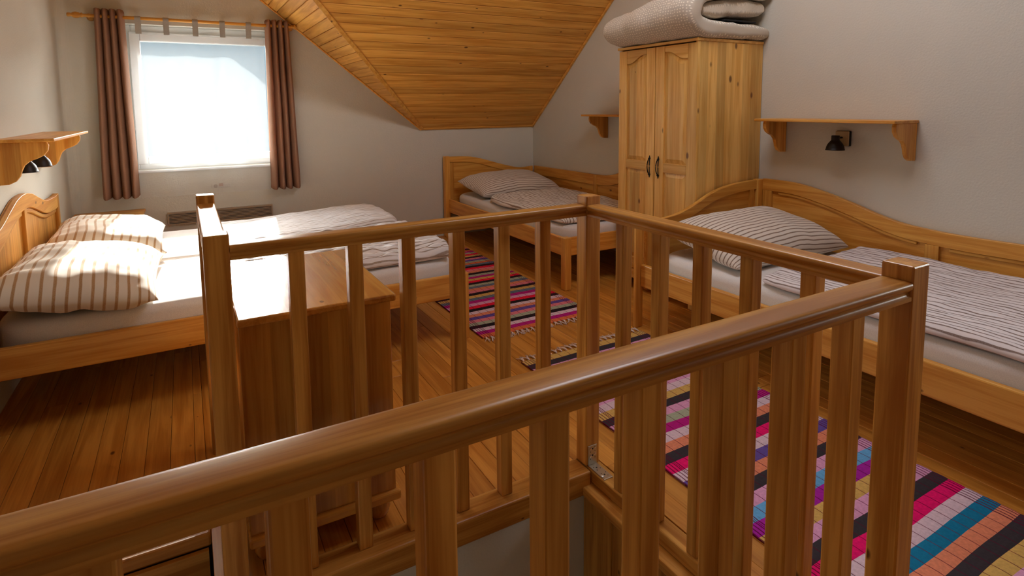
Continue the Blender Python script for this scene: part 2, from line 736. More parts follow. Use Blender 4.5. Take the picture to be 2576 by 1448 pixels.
for i in range(NP):
    s0, s1 = i / NP * sl2 + .0018, (i + 1) / NP * sl2 - .0018
    cs = 1 / math.hypot(1, SD)
    xa, xb_ = XD - s0 * cs, XD - s1 * cs
    bot = [up_dorm(xb_, valley_y(xb_)), up_dorm(xa, valley_y(xa)), up_dorm(xa, YB), up_dorm(xb_, YB)]
    obj('plank', B().hexa(bot, [p + nD * TH for p in bot]), cmy, ceil, bevel=.0035, seg=1)


def beam(name, p0, p1, across, down, w, d, mat):
    """square trim from p0 to p1: w along across, d along down"""
    p0, p1, a, dn = Vector(p0), Vector(p1), Vector(across).normalized(), Vector(down).normalized()
    bb = B()
    q = [p0, p0 + a * w, p1 + a * w, p1]
    bb.hexa([p + dn * d for p in q], q)
    o = struct(name, bb, mat)
    bmx = bmesh.new()
    bmx.from_mesh(o.data)
    bmesh.ops.recalc_face_normals(bmx, faces=bmx.faces)
    bmx.to_mesh(o.data)
    bmx.free()
    md = o.modifiers.new('bevel', 'BEVEL')
    md.width = .004
    return o


tm = pine('ceiling', 'y', .2)
tmx = pine('ceiling', 'x', .2)
# valley trim, wall trims
vdir = (up_main(xT, yT) - up_main(XD, YB)).normalized()
vac = nM.cross(vdir).normalized()
if vac.x < 0:
    vac = -vac
beam('trim_7', up_main(XD - .008, YB), up_main(xT - .008, yT), vac, -nM, .036, .014, tm)
sdir = Vector((0, -1, SM)).normalized()
beam('trim_8', up_main(XR, YB), up_main(XR, yT), (-1, 0, 0), -nM, .028, .018, tm)
beam('trim_9', up_main(XD, YB), up_main(XR, YB), Vector((0, -1, SM)), -nM, .03, .012, tmx)
ddir = Vector((-1, 0, SD)).normalized()
beam('trim_10', up_dorm(XD, YB), up_dorm(xT, YB), (0, -1, 0), -nD, .022, .014, tm)

# ------------------------------------------------------------------ window
wf = plain('window_frame_white', lin(232, 234, 234), .35, spec=.4)
YW = 5.985
b = B()
b.box(OX0, OX0 + .07, YW, YW + .08, OZ0, OZ1).box(OX1 - .07, OX1, YW, YW + .08, OZ0, OZ1)
b.box(OX0 + .07, OX1 - .07, YW, YW + .08, OZ0, OZ0 + .06).box(OX0 + .07, OX1 - .07, YW, YW + .08, OZ1 - .07, OZ1)
win = struct('window_1', b, wf, loc=(.17, YW, OZ0), bevel=.005)
GX0, GX1, GZ0, GZ1 = -.285, .72, 1.01, 2.005
b = B()
b.box(OX0 + .055, GX0, YW - .022, YW + .05, OZ0 + .045, OZ1 - .055).box(GX1, OX1 - .055, YW - .022, YW + .05, OZ0 + .045, OZ1 - .055)
b.box(GX0, GX1, YW - .022, YW + .05, OZ0 + .045, GZ0).box(GX0, GX1, YW - .022, YW + .05, GZ1, OZ1 - .055)
sash = obj('window_sash', b, wf, win, bevel=.008)
obj('pane', B().box(GX0 - .005, GX1 + .005, YW + .012, YW + .022, GZ0 - .005, GZ1 + .005), glass_mat(), sash)
obj('window_sill', B().box(OX0, OX1, YB - .03, YW, OZ0 - .022, OZ0), wf, win, bevel=.006)
# the verge of the roof outside, seen through the panes and shading them
vm_ = pine('ceiling', 'x', .2)
ln = lambda x: 2.37 - .85 * (x - .51)
struct('trim_11', B().prism([(-1.3, ln(-1.3)), (2.6, ln(2.6)), (2.6, ln(2.6) + .22), (-1.3, ln(-1.3) + .22)], 'y', 6.88, 6.92), vm_)
struct('trim_12', B().prism([(-1.3, ln(-1.3) + .16), (2.6, ln(2.6) + .16), (2.6, ln(2.6) + .24), (-1.3, ln(-1.3) + .24)], 'y', YO, 6.88), vm_)
gb = B()
gb.grid(24, 24, lambda p, q: (-90 + 180 * p, YO + .6 + 110 * q * q, -3.2 + 21.0 * (max(0, q - .35) / .65) ** 1.3 + 1.2 * fold_noise(p * 6, q * 6, 1, 3) * q))
struct('ground', gb, plain('sky_block_hill', lin(54, 60, 62), 1.0, spec=0.0), loc=(0, 40, -3), smooth=True)  # added hill, hides the low sky and darkens the window view
struct('shadow_lintel', B().box(OX0, OX1, 6.09, YO, 2.03, OZ1), white)  # unseen lintel added to lower the shadow edge on the sheer
# frame of the added side window, out of view
b = B()
b.box(XR + .06, XR + .14, RY0_, RY0_ + .04, RZ0, RZ1).box(XR + .06, XR + .14, RY1_ - .04, RY1_, RZ0, RZ1)
b.box(XR + .06, XR + .14, RY0_ + .04, RY1_ - .04, RZ0, RZ0 + .07).box(XR + .06, XR + .14, RY0_ + .04, RY1_ - .04, RZ1 - .07, RZ1)
struct('added_window', b, wf, bevel=.005)

# ================================================================== stair railing
HT, PW = 1.08, .065
XA, XB, YA, YC, YD = .025, 1.30, 1.7335, .612, 2.577
RZB, RZTOP = 1.007, 1.047
rail = thing('stair_railing', 'varnished pine railing with square posts and balusters around the stair opening', 'railing', (XB, YA, 0))
pz = pine('rail', 'z', .3)


def newel(x, y, z0):
    bb = B().box(x, x + PW, y, y + PW, z0, HT)
    return obj('newel_post', bb, pz, rail, bevel=.004)


newel(XA, YA, -.6)
newel(XB, YA, .006)
newel(XB, YC, .006)
newel(XA, YD, 0)
# profile across (0..1 over the width) and height
PROF = [(.10, 0), (.90, 0), (.985, .0), (.985, .008), (.91, .011), (.885, .017), (.93, .0215), (1.0, .025), (1.02, .031), (1.0, .0365),
        (.94, .0395), (.85, .0405), (.15, .0405), (.06, .0395), (0, .0365), (-.02, .031), (0, .025), (.07, .0215), (.115, .017), (.09, .011), (.015, .008), (.015, 0)]


def handrail(axis, a0, a1, c0):
    pts = [(c0 + p * PW, RZB + h) for p, h in PROF]
    o = obj('handrail', B().prism(pts, axis, a0, a1), pine('rail', axis, .3), rail)
    for p in o.data.polygons:
        p.use_smooth = True
    o.data.set_sharp_from_angle(angle=math.radians(50))
    return o


handrail('x', XL, XB - .0005, YC)
handrail('x', XA + PW, XB, YA)
handrail('y', YC + PW, YA, XB)
handrail('y', YA + PW, YD, XA)
obj('newel_post', B().box(XL, XL + PW, YC, YC + PW, .006, HT), pz, rail, bevel=.004)


def baluster(x0, x1, y0, y1, z0=.006):
    obj('baluster', B().box(x0, x1, y0, y1, z0, RZB + .001), pz, rail, bevel=.004)


for x in (-.645, -.47, -.295, -.122, .052, .226, .397, .568, .742, .922, 1.107):
    baluster(x, x + .043, YC + .010, YC + .053)
for x in (.241, .412, .581, .757, .930, 1.101):
    baluster(x, x + .0445, YA + .010, YA + .053)
for y in (1.539, 1.358, 1.182, 1.011, .832):
    baluster(XB + .011, XB + .054, y, y + .040)
for y in (1.90, 2.07, 2.24, 2.41):
    baluster(XA + .011, XA + .054, y, y + .042)
# perforated angle bracket on the corner post
zn = plain('zinc', lin(196, 188, 172), .35, 1.0)
scr = plain('screw_steel', lin(225, 222, 214), .2, 1.0)
blk = plain('black_iron', lin(22, 20, 20), .45, .3)
bx0, bx1 = XB + .008, XB + .050
bz = .006
br = obj('angle_bracket', B().box(bx0, bx1, YA - .0045, YA - .0005, bz, bz + .082).box(bx0, bx1, YA - .105, YA - .0045, bz, bz + .004), zn, rail, bevel=.0012)
br['label'] = 'zinc perforated angle bracket'
for (px, pz_) in ((.26, .070), (.74, .072), (.26, .040), (.74, .044)):
    obj('screw', B().lathe([(.0052, 0), (.0048, .002), (.002, .0032)], (bx0 + px * .042, YA - .0045, bz + pz_), (0, -1, 0), 10), scr, br, smooth=False)
obj('screw', B().lathe([(.0052, 0), (.0048, .002), (.002, .0032)], (bx0 + .2 * .042, YA - .085, bz + .004), (0, 0, 1), 10), scr, br)
hb = B()
for (px, pz_) in ((.5, .068), (.5, .041), (.25, .057), (.78, .057), (.25, .027), (.78, .030)):
    hb.lathe([(.0035 if px == .5 else .0018, 0), (.0035 if px == .5 else .0018, .0004)], (bx0 + px * .042, YA - .0045, bz + pz_), (0, -1, 0), 8)
for (px, d) in ((.5, .03), (.3, .045), (.75, .04), (.5, .08), (.3, .07), (.8, .07), (.7, .09), (.25, .025)):
    hb.lathe([(.0035 if px == .5 else .002, 0), (.0035 if px == .5 else .002, .0004)], (bx0 + px * .042, YA - d, bz + .004), (0, 0, 1), 8)
obj('bracket_hole', hb, plain('hole_dark', (.01, .006, .004), .9), br)['kind'] = 'stuff'

# steps down from the landing
st = thing('staircase', 'dark pine steps going down below the floor behind the near railing', 'stairs', (-.4, 2.08, -2.7))
for k in range(4):
    y1 = 2.085 - k * .26
    z = -.19 * (k + 1)
    obj('tread', B().box(XL + .01, -.01, y1 - .28, y1, z - .04, z), pine('rail', 'x', .3), st, bevel=.006)
    obj('riser', B().box(XL + .01, -.01, y1 - .02, y1 - .002, z, z + .145), pine('rail', 'x', .3), st)

# ================================================================== beds
bedx, bedy, bedz = pine('bed', 'x', .5), pine('bed', 'y', .5), pine('bed', 'z', .4)
sheet = cloth('white_sheet', lin(230, 223, 216))
LOW, TOPR = .27, .412


def mattress(label, x0, x1, y0, y1, z0, z1, group=None, seed=0.0):
    bb = B()
    n_u, n_v = 28, 28
    cx, cy, hx, hy = (x0 + x1) / 2, (y0 + y1) / 2, (x1 - x0) / 2, (y1 - y0) / 2
    R = .045
    rows = []
    prof = [(0, z0)] + [(0, z0 + .02), (0, z0 + (z1 - z0) * .5)]
    for i in range(6):
        a = math.pi / 2 * i / 5
        prof.append((R - R * math.cos(a), z1 - R + R * math.sin(a)))
    for t in (.12, .3, .6, 1.0):
        prof.append((R + (min(hx, hy) - R) * t * .98, z1))
    NP_ = 80

    def outline(k):
        a = 2 * math.pi * k / NP_
        c, s = math.cos(a), math.sin(a)
        p = 8.0
        r = (abs(c) ** p + abs(s) ** p) ** (-1 / p)
        return c * r, s * r
    k0 = 0
    for d, z in prof:
        for k in range(NP_):
            ox, oy = outline(k)
            x = cx + ox * (hx - d)
            y = cy + oy * (hy - d)
            dz = 0
            if z > z0 + .03:
                dz = .003 * fold_noise(x, y, 5, seed) + .002 * fold_noise(x, y, 22, seed + 3)
                if d < R:
                    x += .004 * fold_noise(x + y, z, 14, seed + 5)
            bb.v.append((x, y, z + dz))
    for j in range(len(prof) - 1):
        for k in range(NP_):
            k2 = (k + 1) % NP_
            bb.f.append((j * NP_ + k, j * NP_ + k2, (j + 1) * NP_ + k2, (j + 1) * NP_ + k))
    bb.f.append(tuple(range(NP_))[::-1])
    bb.f.append(tuple((len(prof) - 1) * NP_ + k for k in range(NP_)))
    o = obj('mattress', bb, sheet, smooth=True)
    return tag(o, label, 'mattress', group)


def wavy_board(parent, name, axis, prof, zlow, a0, a1, mat, n=28):
    """board with a curved top edge: prof = (coordinate, top height)"""
    pts = sample(prof, n)
    pts = [(p, z) for p, z in pts] + [(pts[-1][0], zlow), (pts[0][0], zlow)]
    return obj(name, B().prism(pts, axis, a0, a1), mat, parent, bevel=.003, seg=1)


def wavy_strip(parent, name, axis, prof, drop0, drop1, a0, a1, mat, n=28):
    """curved rail following the top edge between two drops below it"""
    pts = sample(prof, n)
    q = [(p, z - drop0) for p, z in pts] + [(p, z - drop1) for p, z in pts[::-1]]
    return obj(name, B().prism(q, axis, a0, a1), mat, parent, bevel=.002, seg=1)


# --- double bed by the left wall
DX0, DX1, DY0, DY1 = XL + .002, 1.458, 3.14, 5.15
bed = thing('double_bed', 'wide pine double bed with arched panelled headboard against the left wall', 'bed', (.33, 4.14, 0))
obj('side_rail', B().box(DX0 + .06, DX1 - .05, DY0, DY0 + .03, LOW, TOPR), bedx, bed, bevel=.006)
obj('side_rail', B().box(DX0 + .06, DX1 - .05, DY1 - .03, DY1, LOW, TOPR), bedx, bed, bevel=.006)
obj('foot_rail', B().box(DX1 - .03, DX1, DY0 + .055, DY1 - .055, LOW, TOPR), bedy, bed, bevel=.006)
for (x, y) in ((DX0, DY0 - .035), (DX0, DY1 - .02), (DX1 - .05, DY0), (DX1 - .05, DY1 - .055)):
    obj('leg', B().box(x, x + .055, y, y + .055, 0, TOPR if x > 0 else .44), bedz, bed, bevel=.005)
MID = 4.13
prof_r = [(MID, .958), (4.29, .945), (4.45, .905), (4.60, .865), (4.74, .842), (4.88, .836), (4.98, .832), (5.06, .838), (5.10, .842)]
prof = [(2 * MID - y, z) for y, z in prof_r[::-1]][:-1] + prof_r
prof = [(p[0], p[1]) for p in prof]
H0, H1 = XL + .004, XL + .026
hbp = obj('headboard', B().prism(sample(prof, 60) + [(prof[-1][0], .30), (prof[0][0], .30)], 'x', H0, H1 - .008), pine('bed', 'z', .4, 'y', .13), bed, bevel=.002)
q = sample(prof, 60)
obj('headboard_rail', B().prism(q + [(p, z - .085) for p, z in q[::-1]], 'x', H0 + .001, H1 + .012), bedy, bed, bevel=.003)
for y0, y1 in ((MID - .028, MID + .028), (5.045, 5.10), (3.16, 3.215)):
    zt = lerp_curve(prof, (y0 + y1) / 2) - (.08 if y0 > 4 and y1 < 5 else .002)
    obj('headboard_stile', B().box(H0 + .001, H1 + (.012 if abs(y0 - MID) < .1 else .013), y0, y1, .40, zt), bedz, bed, bevel=.003)
for sgn in (0, 1):     # raised fields below the curved rail
    a, c = (MID + .035, 5.04) if sgn else (3.22, MID - .035)
    pp = [(a + (c - a) * i / 24, lerp_curve(prof, a + (c - a) * i / 24) - .088) for i in range(25)]
    mold = [(p, z) for p, z in pp] + [(p, z - .028) for p, z in pp[::-1]]
    obj('moulding', B().prism(mold, 'x', H0 + .002, H1 + .002), bedy, bed, bevel=.006, seg=3)

MZ = .483
mattress('white sheeted mattress at the front of the double bed', DX0 + .05, DX1 - .035, DY0 + .033, 4.138, .29, MZ + .012, 'mattresses of the double bed', 1.2)
mattress('white sheeted mattress on the window side of the double bed', DX0 + .05, DX1 - .035, 4.146, DY1 - .033, .29, MZ + .012, 'mattresses of the double bed', 4.7)

# --- single bed in the far corner
FX0_, FX1_, FY0, FY1 = 2.479, 3.604, 3.578, 5.878
bed = thing('single_bed', 'single pine bed with curved headboard in the far room corner', 'bed', (3.04, 4.7, 0), 'single beds along the right wall')
obj('side_rail', B().box(FX0_, FX0_ + .03, FY0 + .05, FY1 - .07, LOW, TOPR), bedy, bed, bevel=.006)
obj('side_rail', B().box(FX1_ - .06, FX1_ - .03, FY0 + .05, FY1 - .07, LOW, TOPR), bedy, bed, bevel=.006)
obj('foot_rail', B().box(FX0_ + .05, FX1_ - .05, FY0 + .006, FY0 + .036, LOW, TOPR), bedx, bed, bevel=.006)
obj('leg', B().box(FX0_ + .001, FX0_ + .061, FY0, FY0 + .061, 0, TOPR + .002), bedz, bed, bevel=.006)
obj('leg', B().box(FX1_ - .09, FX1_ - .03, FY0, FY0 + .061, 0, TOPR + .002), bedz, bed, bevel=.006)
HY0, HY1 = 5.803, 5.835
prof = [(2.50, .879), (2.62, .876), (2.75, .867), (2.88, .84), (3.003, .804), (3.10, .775), (3.2, .748), (3.29, .725), (3.364, .712), (3.43, .709), (3.485, .713), (3.56, .718)]
hp = wavy_board(bed, 'headboard', 'y', prof, .25, HY0 + .012, HY1, pine('bed', 'x', .4))
wavy_strip(bed, 'headboard_rail', 'y', prof, -.001, .062, HY0, HY0 + .013, bedx)
obj('headboard_stile', B().box(2.50, 2.545, HY0, HY0 + .013, .25, .815), bedz, bed, bevel=.002)
obj('headboard_stile', B().box(3.50, 3.545, HY0 - .002, HY0 + .013, .25, .716), bedz, bed, bevel=.002)
obj('headboard_post', B().box(2.44, 2.50, HY0 - .006, HY1 + .02, 0, .884), bedz, bed, bevel=.005)
prof = [(3.60, .887), (3.85, .884), (4.0, .868), (4.15, .82), (4.26, .780), (4.34, .754), (4.42, .739), (4.50, .731), (4.65, .727), (5.0, .725), (5.4, .722), (5.80, .72)]
wavy_board(bed, 'backboard', 'x', prof, .30, 3.585, 3.605, bedy)
wavy_strip(bed, 'backboard_rail', 'x', prof, -.001, .10, 3.571, 3.586, bedy)
for y in (5.74, 4.60, 3.62):
    obj('backboard_stile', B().box(3.569, 3.586, y, y + .055, .30, lerp_curve(prof, y + .02) - .002), bedz, bed, bevel=.002)
mattress('white sheeted mattress on the far corner bed', FX0_ + .037, FX1_ - .068, FY0 + .042, HY0 - .02, .29, MZ, None, 9.1)

# --- single bed along the right wall
RX0_, RX1_, RY0, RY1 = 2.479, 3.604, .42, 2.735
bed = thing('single_bed', 'single pine bed with wavy backboard beside the wardrobe, right of the railing', 'bed', (3.04, 1.6, 0), 'single beds along the right wall')
obj('side_rail', B().box(RX0_ - .004, RX0_ + .028, RY0 + .05, 2.733, LOW, TOPR), bedy, bed, bevel=.006)
obj('side_rail', B().box(RX1_ - .06, RX1_ - .03, RY0 + .05, 2.70, LOW, TOPR), bedy, bed, bevel=.006)
obj('foot_rail', B().box(RX0_ + .05, RX1_ - .05, RY0 + .006, RY0 + .036, LOW, TOPR), bedx, bed, bevel=.006)
obj('leg', B().box(RX0_, RX0_ + .06, RY0, RY0 + .061, 0, TOPR + .002), bedz, bed, bevel=.006)
obj('leg', B().box(RX1_ - .09, RX1_ - .03, RY0, RY0 + .061, 0, TOPR + .002), bedz, bed, bevel=.006)
HY0, HY1 = 2.700, 2.735
prof = [(2.50, .690), (2.60, .694), (2.734, .706), (2.83, .729), (2.93, .764), (3.03, .807), (3.136, .841), (3.27, .865), (3.416, .877), (3.56, .883)]
wavy_board(bed, 'headboard', 'y', prof, .25, HY0 + .012, HY1, pine('bed', 'x', .4))
wavy_strip(bed, 'headboard_rail', 'y', prof, -.001, .065, HY0, HY0 + .013, bedx)
obj('headboard_stile', B().box(3.455, 3.495, HY0, HY0 + .013, .25, .815), bedz, bed, bevel=.002)
obj('headboard_stile', B().box(2.50, 2.545, HY0, HY0 + .013, .25, .63), bedz, bed, bevel=.002)
obj('headboard_post', B().box(2.44, 2.50, HY0 + .036, HY1 + .025, 0, .688), bedz, bed, bevel=.005)
obj('headboard_post', B().box(3.52, 3.585, HY0 - .012, HY1 - .002, 0, .886), bedz, bed, bevel=.005)
prof = [(.42, .718), (.9, .714), (1.2, .711), (1.418, .707), (1.573, .710), (1.741, .721), (1.82, .735), (1.897, .753), (2.063, .803), (2.18, .834), (2.284, .858), (2.38, .876), (2.468, .886), (2.58, .889), (2.69, .889)]
wavy_board(bed, 'backboard', 'x', prof, .30, 3.588, 3.608, bedy, 50)
wavy_strip(bed, 'backboard_rail', 'x', prof, -.001, .080, 3.571, 3.589, bedy, 50)
for y in (2.615, 1.565, .45):
    obj('backboard_stile', B().box(3.569, 3.589, y, y + .07, .30, lerp_curve(prof, y + .03) - .08), bedz, bed, bevel=.002)
for a, c in ((1.68, 2.57), (.56, 1.52)):
    pp = [(a + (c - a) * i / 24, lerp_curve(prof, a + (c - a) * i / 24) - .081) for i in range(25)]
    obj('moulding', B().prism(pp + [(p, z - .02) for p, z in pp[::-1]], 'x', 3.577, 3.589), bedy, bed, bevel=.005, seg=2)
mattress('white sheeted mattress on the bed right of the railing', RX0_ + .037, RX1_ - .068, RY0 + .042, HY0 - .02, .29, MZ + .008, None, 14.3)

# ------------------------------------------------------------------ pillows
pil_b = striped('pillow_stripe_double', lin(232, 222, 206), lin(176, 130, 74), .046, .24)
pil_s = striped('pillow_stripe_single', lin(226, 214, 200), lin(118, 84, 56), .030, .24)


def pillow(label, centre, L, Wd, T, rot, mat, group=None, seed=0.0, wr=.010):
    """L: length along local x, Wd: width along local y (stripes run along x)"""
    Rm = Euler(rot).to_matrix()
    C_ = Vector(centre)
    bb = B()
    NU, NV = 56, 40

    def surf(sign):
        def fn(s, t):
            u, v = 2 * s - 1, 2 * t - 1
            # dense rows near the seam
            u = math.sin(u * math.pi / 2) * .6 + u * .4
            v = math.sin(v * math.pi / 2) * .6 + v * .4
            x = L / 2 * u * (1 - .055 * (1 - v * v) * abs(u) ** 3)
            y = Wd / 2 * v * (1 - .075 * (1 - u * u) * abs(v) ** 3)
            e = max(0, (1 - abs(u) ** 3.6)) ** .55 * max(0, (1 - abs(v) ** 3.2)) ** .55
            z = sign * T / 2 * e * (1.0 if sign > 0 else .62)
            w_ = wr * e ** .5
            # creases that run out from the seams, and soft dents
            z += w_ * (fold_noise(x * 1.0, y * 4.5, 3.0, seed) * abs(u) + fold_noise(x * 4.5, y * 1.0, 3.0, seed + 8) * abs(v))
            z += wr * 1.3 * e * fold_noise(x, y, 4.0, seed + 2)
            z += wr * .5 * fold_noise(x, y, 13.0, seed + 5) * (e ** .3)
            q_ = C_ + Rm @ Vector((x, y, z))
            q_.z = max(q_.z, MZ + .0205 + .004 * abs(sign - 1) * 0)
            return q_
        return fn

    arc, prev, tab = 0.0, None, []          # length of cloth across the stripes
    for i in range(NV * 8 + 1):
        v = 2 * i / (NV * 8) - 1
        v = math.sin(v * math.pi / 2) * .6 + v * .4
        p = (Wd / 2 * v, T / 2 * max(0, 1 - abs(v) ** 3.2) ** .55)
        if prev:
            arc += math.hypot(p[0] - prev[0], p[1] - prev[1])
        prev = p
        tab.append(arc)

    def uvf(s, t):
        u = 2 * s - 1
        u = math.sin(u * math.pi / 2) * .6 + u * .4
        return (tab[int(round(t * NV * 8))] - arc / 2 + .01 * math.sin(5 * u + seed), L / 2 * u)
    bb.grid(NU, NV, surf(1), uvf).grid(NU, NV, surf(-1), uvf, flip=True)
    o = obj('pillow', bb, mat, loc=tuple(centre), smooth=True)
    me = o.data
    bm = bmesh.new()
    bm.from_mesh(me)
    bmesh.ops.remove_doubles(bm, verts=[v for v in bm.verts if v.is_boundary], dist=.004)
    bm.to_mesh(me)
    bm.free()
    return tag(o, label, 'pillow', group)


PI = math.pi
pillow('plump brown striped pillow nearer the camera on the double bed', (-.475, 3.56, .585), .99, .66, .275, (math.radians(7), 0, PI / 2), pil_b, 'pillows of the double bed', 1.0, .014)
pillow('brown striped pillow on the window side of the double bed', (-.465, 4.56, .58), .92, .64, .25, (math.radians(6), math.radians(-1), PI / 2 + .03), pil_b, 'pillows of the double bed', 5.0, .014)
pillow('fine striped pillow at the headboard of the far corner bed', (3.02, 5.40, .575), .96, .60, .27, (math.radians(9), 0, .03), pil_s, None, 11.0, .008)
pillow('fine striped pillow at the head of the bed beside the wardrobe', (3.05, 2.34, .59), 1.0, .60, .28, (math.radians(11), 0, -.02), pil_s, None, 17.0, .008)

# ------------------------------------------------------------------ duvets
duv_d = striped('duvet_stripe_double', lin(232, 228, 226), lin(150, 128, 106), .036, .20)
duv_f = striped('duvet_stripe_far', lin(230, 222, 212), lin(128, 94, 62), .034, .24)
duv_r = striped('duvet_stripe_right', lin(226, 216, 214), lin(112, 84, 68), .034, .24)


def duvet(label, x0, x1, y0, y1, z0, hfun, mat, stripes, seed, group=None, crinkle=.006, edge=.05, wav=.012, skew=0.0):
    bb = B()
    NU, NV = 90, 90

    def pos(s, t, top):
        def warp(q):
            return .5 - .5 * math.cos(math.pi * q) if True else q
        s2 = .5 * s + .5 * warp(s)
        t2 = .5 * t + .5 * warp(t)
        x = x0 + (x1 - x0) * s2
        y = y0 + (y1 - y0) * t2
        # uneven outline
        cu, cv = 2 * s2 - 1, 2 * t2 - 1
        x += wav * fold_noise(s2 * .3, y, 3.5, seed) * abs(cu) ** 3
        y += wav * fold_noise(x, t2 * .3, 3.5, seed + 4) * abs(cv) ** 3 + skew * cu * cv
        # rounded corners
        k = .06 * abs(cu) ** 6 * abs(cv) ** 6
        x -= k * cu * .5
        y -= k * cv * .5
        dx = min(s2 * (x1 - x0), (1 - s2) * (x1 - x0))
        dy = min(t2 * (y1 - y0), (1 - t2) * (y1 - y0))
        ex = math.sqrt(max(0, 1 - (1 - min(dx / edge, 1)) ** 2))
        ey = math.sqrt(max(0, 1 - (1 - min(dy / edge, 1)) ** 2))
        e = ex * ey
        h = hfun(s2, t2)
        if not top:
            return Vector((x, y, z0 + (1 - e) * h * .35))
        z = z0 + h * (.35 + .65 * e)
        cr = crinkle * e
        if stripes == 'x':
            z += cr * 1.2 * fold_noise(x * .35, y * 1.6, 7, seed + 1) + cr * .8 * fold_noise(x * .8, y * 2.2, 17, seed + 2)
        else:
            z += cr * 1.2 * fold_noise(x * 1.6, y * .35, 7, seed + 1) + cr * .8 * fold_noise(x * 2.2, y * .8, 17, seed + 2)
        z += .012 * e * fold_noise(x, y, 2.6, seed + 6)
        return Vector((x, y, z))

    def uvf(s, t):
        def warp(q):
            return .5 - .5 * math.cos(math.pi * q)
        s2 = .5 * s + .5 * warp(s)
        t2 = .5 * t + .5 * warp(t)
        X, Y = (x1 - x0) * s2, (y1 - y0) * t2

        def roll(d, full):      # extra cloth taken up by the rounded edge
            return -.6 * max(0, edge - d) + .6 * max(0, edge - (full - d))
        X, Y = X + roll(X, x1 - x0), Y + roll(Y, y1 - y0)
        wb = .012 * fold_noise(X, Y, 3.0, seed + 9)
        return (Y + wb, X) if stripes == 'x' else (X + wb, Y)
    bb.grid(NU, NV, lambda s, t: pos(s, t, True), uvf)
    bb.grid(NU, NV, lambda s, t: pos(s, t, False), uvf, flip=True)
    o = obj('duvet', bb, mat, smooth=True)
    bm = bmesh.new()
    bm.from_mesh(o.data)
    bmesh.ops.remove_doubles(bm, verts=[v for v in bm.verts if v.is_boundary], dist=.004)
    bm.to_mesh(o.data)
    bm.free()
    return tag(o, label, 'duvet', group)


MT = MZ + .018
duvet('smooth thin striped duvet on the window half of the double bed', .05, 1.41, 4.20, 5.10, MT,
      lambda s, t: .035 + .065 * max(0, min(1, (s - .25) / .6)) * (.6 + .4 * math.sin(PI * t)), duv_d, 'x', 2.0, 'duvets of the double bed', .006, .06)
duvet('rumpled striped duvet on the front half of the double bed', .06, 1.41, 3.19, 4.12, MT,
      lambda s, t: .05 + .035 * math.sin(PI * t) + .02 * s, duv_d, 'x', 6.0, 'duvets of the double bed', .022, .04)
duvet('crinkled striped duvet on the far corner bed', 2.53, 3.50, 3.64, 5.06, MZ + .006,
      lambda s, t: .052 + .02 * t, duv_f, 'y', 21.0, None, .007, .05, .03, .05)
duvet('striped duvet with rounded end on the bed right of the railing', 2.515, 3.53, .47, 1.955, MZ + .015,
      lambda s, t: .05 + .035 * max(0, s - .4), duv_r, 'y', 31.0, None, .007, .05, .015, .03)

# ================================================================== wardrobe
WX0, WX1, WY0, WY1 = 2.965, 3.608, 2.752, 3.545
WZ0, WZ1 = .085, 1.835
wr = thing('wardrobe', 'tall two-door pine wardrobe with arched panels against the right wall', 'wardrobe', (3.28, 3.15, 0))
wside = pine('wardrobe', 'z', 1.0, 'x', .085)
wz_, wy_ = pine('wardrobe', 'z', .38), pine('wardrobe', 'y', .4)
obj('side_panel', B().box(WX0 + .022, WX1, WY0, WY0 + .02, WZ0, WZ1), wside, wr, bevel=.002)
obj('side_panel', B().box(WX0 + .022, WX1, WY1 - .02, WY1, WZ0, WZ1), wside, wr, bevel=.002)
obj('back_panel', B().box(WX1 - .01, WX1 - .002, WY0 + .02, WY1 - .02, WZ0, WZ1), wside, wr)
obj('bottom_board', B().box(WX0 + .022, WX1 - .01, WY0 + .02, WY1 - .02, WZ0, WZ0 + .02), wy_, wr)
obj('base_rail', B().box(WX0 + .004, WX0 + .022, WY0, WY1, WZ0, WZ0 + .075), wy_, wr, bevel=.004)
obj('cornice', B().box(WX0 - .008, WX1, WY0 - .006, WY1 + .012, WZ1, WZ1 + .02), wy_, wr, bevel=.004)
for (x, y) in ((WX0 + .03, WY0 + .01), (WX0 + .03, WY1 - .07), (WX1 - .08, WY0 + .01), (WX1 - .08, WY1 - .07)):
    obj('foot', B().box(x, x + .06, y, y + .06, 0, WZ0), wz_, wr)
obj('front_edge', B().box(WX0 + .002, WX0 + .022, WY0, WY0 + .022, WZ0 + .075, WZ1), wz_, wr, bevel=.002)
YMID = 3.147


